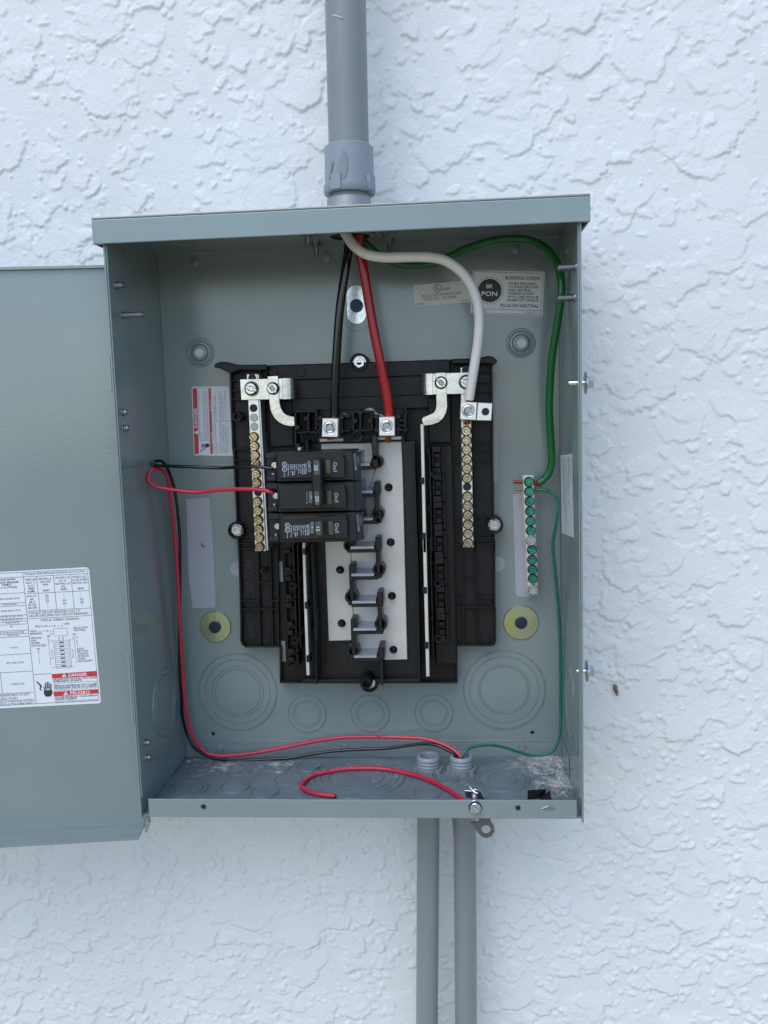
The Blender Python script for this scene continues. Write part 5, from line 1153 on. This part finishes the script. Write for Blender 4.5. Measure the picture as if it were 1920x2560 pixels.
# ------------------------------------------------------------------ small loose things
b = B(); q = [atz(Z8(*p), FL + .001) for p in ((1158, 712), (1155, 690), (1275, 664), (1280, 700))]
zz = [.0006, .009, .010, .0006]
vs = []
for p_, z_ in zip(q, zz): vs.append((p_.x, p_.y if z_ < .005 else q[0].y - .001, FL + z_))
vs2 = [(x, y + .0004, z) for x, y, z in vs]
b.add(vs + vs2, [(0, 1, 2, 3), (7, 6, 5, 4), (0, 4, 5, 1), (1, 5, 6, 2), (2, 6, 7, 3), (3, 7, 4, 0)])
tag(b.obj('tape_scrap', 'tape'), 'black tape scrap standing on the box floor by the right corner', 'tape')
b = B(); q = [atz(Z8(*p), FL + .001) for p in ((1225, 712), (1310, 678), (1322, 712))]
b.add([(p_.x, p_.y - .003, FL + z) for p_, z in zip(q, (.0005, .006, .0005))] + [(p_.x, p_.y - .0026, FL + z) for p_, z in zip(q, (.0005, .006, .0005))], [(0, 1, 2), (5, 4, 3), (0, 3, 4, 1), (1, 4, 5, 2), (2, 5, 3, 0)])
tag(b.obj('tape_scrap', 'tape'), 'smaller pointed black tape scrap leaning beside the larger one', 'tape')
# plaster crumbs swept into the corners
b = B()
def crumb(p, s):
    pts_ = [Vector((random.uniform(-1, 1), random.uniform(-1, 1), random.uniform(.1, .7))).normalized() * s * random.uniform(.6, 1.1) for _ in range(5)]
    c_ = Vector(p); b.add([c_ + Vector((0, 0, -.0002))] + [c_ + q_ for q_ in pts_], [(1, 2, 3), (1, 3, 4), (1, 4, 5), (0, 2, 1), (0, 3, 2), (0, 4, 3), (0, 5, 4), (0, 1, 5)])
for _ in range(1500):
    k = random.random()
    if k < .45: x, y = random.gauss(1310, 55), random.gauss(425, 14) + random.random() * 20
    elif k < .75: x, y = 1360 + abs(random.gauss(0, 40)), random.uniform(420, 700)
    else:
        a_ = random.uniform(0, 6.28); cc_, rx, ry = random.choice((((1275, 500), 105, 45), ((1325, 650), 105, 50))); x, y = cc_[0] + rx * math.cos(a_) + random.gauss(0, 6), cc_[1] + ry * math.sin(a_) + random.gauss(0, 4)
    p_ = atz(Z8(x, y), FL)
    if -.122 < p_.y < -.001 and p_.x < HW - T - .001: crumb((p_.x, p_.y, FL + .0004), random.uniform(.0003, .0010))
for _ in range(420):
    cc_, rx, ry = random.choice((((430, 515), 95, 38), ((715, 510), 105, 36), ((440, 455), 80, 10), ((560, 505), 40, 8)))
    a_ = random.uniform(2.6, 6.5); x, y = cc_[0] + rx * math.cos(a_) + random.gauss(0, 7), cc_[1] + ry * math.sin(a_) + random.gauss(0, 4)
    p_ = atz(Z7(x, y), FL)
    if p_.y < -.001 and p_.x > -HW + T + .001: crumb((p_.x, p_.y, FL + .0003), random.uniform(.0003, .0008))
for _ in range(160):
    p_ = Vector((random.uniform(-.17, .17), random.uniform(-.118, -.004), FL)); crumb((p_.x, p_.y, FL + .0003), random.uniform(.0002, .0005))
tag(b.obj('plaster_dust', 'dust'), 'white plaster crumbs and dust swept into the corners of the box floor', 'dust', kind='stuff')
# insect on the wall
c_ = at(QB(810, 1150), WALL - .003); b = B()
b.tube([at(QB(790, 980), WALL - .004), at(QB(810, 1060), WALL - .0045), at(QB(825, 1180), WALL - .004), at(QB(850, 1290), WALL - .0032), at(QB(872, 1370), WALL - .0022)], [.0008, .0013, .0017, .0012, .0003], 10)
b.tube([at(QB(720, 970), WALL - .002), at(QB(745, 1100), WALL - .003), at(QB(790, 1240), WALL - .003)], [.0002, .0007, .0002], 6)
b.tube([at(QB(880, 1350), WALL - .003), at(QB(930, 1345), WALL - .004), at(QB(980, 1305), WALL - .002)], .0002, 5)
b.tube([at(QB(840, 1010), WALL - .004), at(QB(885, 1040), WALL - .004), at(QB(880, 1090), WALL - .002)], .0003, 5)
b.tube([at(QB(870, 1190), WALL - .004), at(QB(905, 1240), WALL - .003), at(QB(860, 1280), WALL - .003)], [.0003, .0006, .0002], 5)
tag(b.obj('insect', 'bug'), 'small brown insect clinging to the stucco right of the box', 'insect')
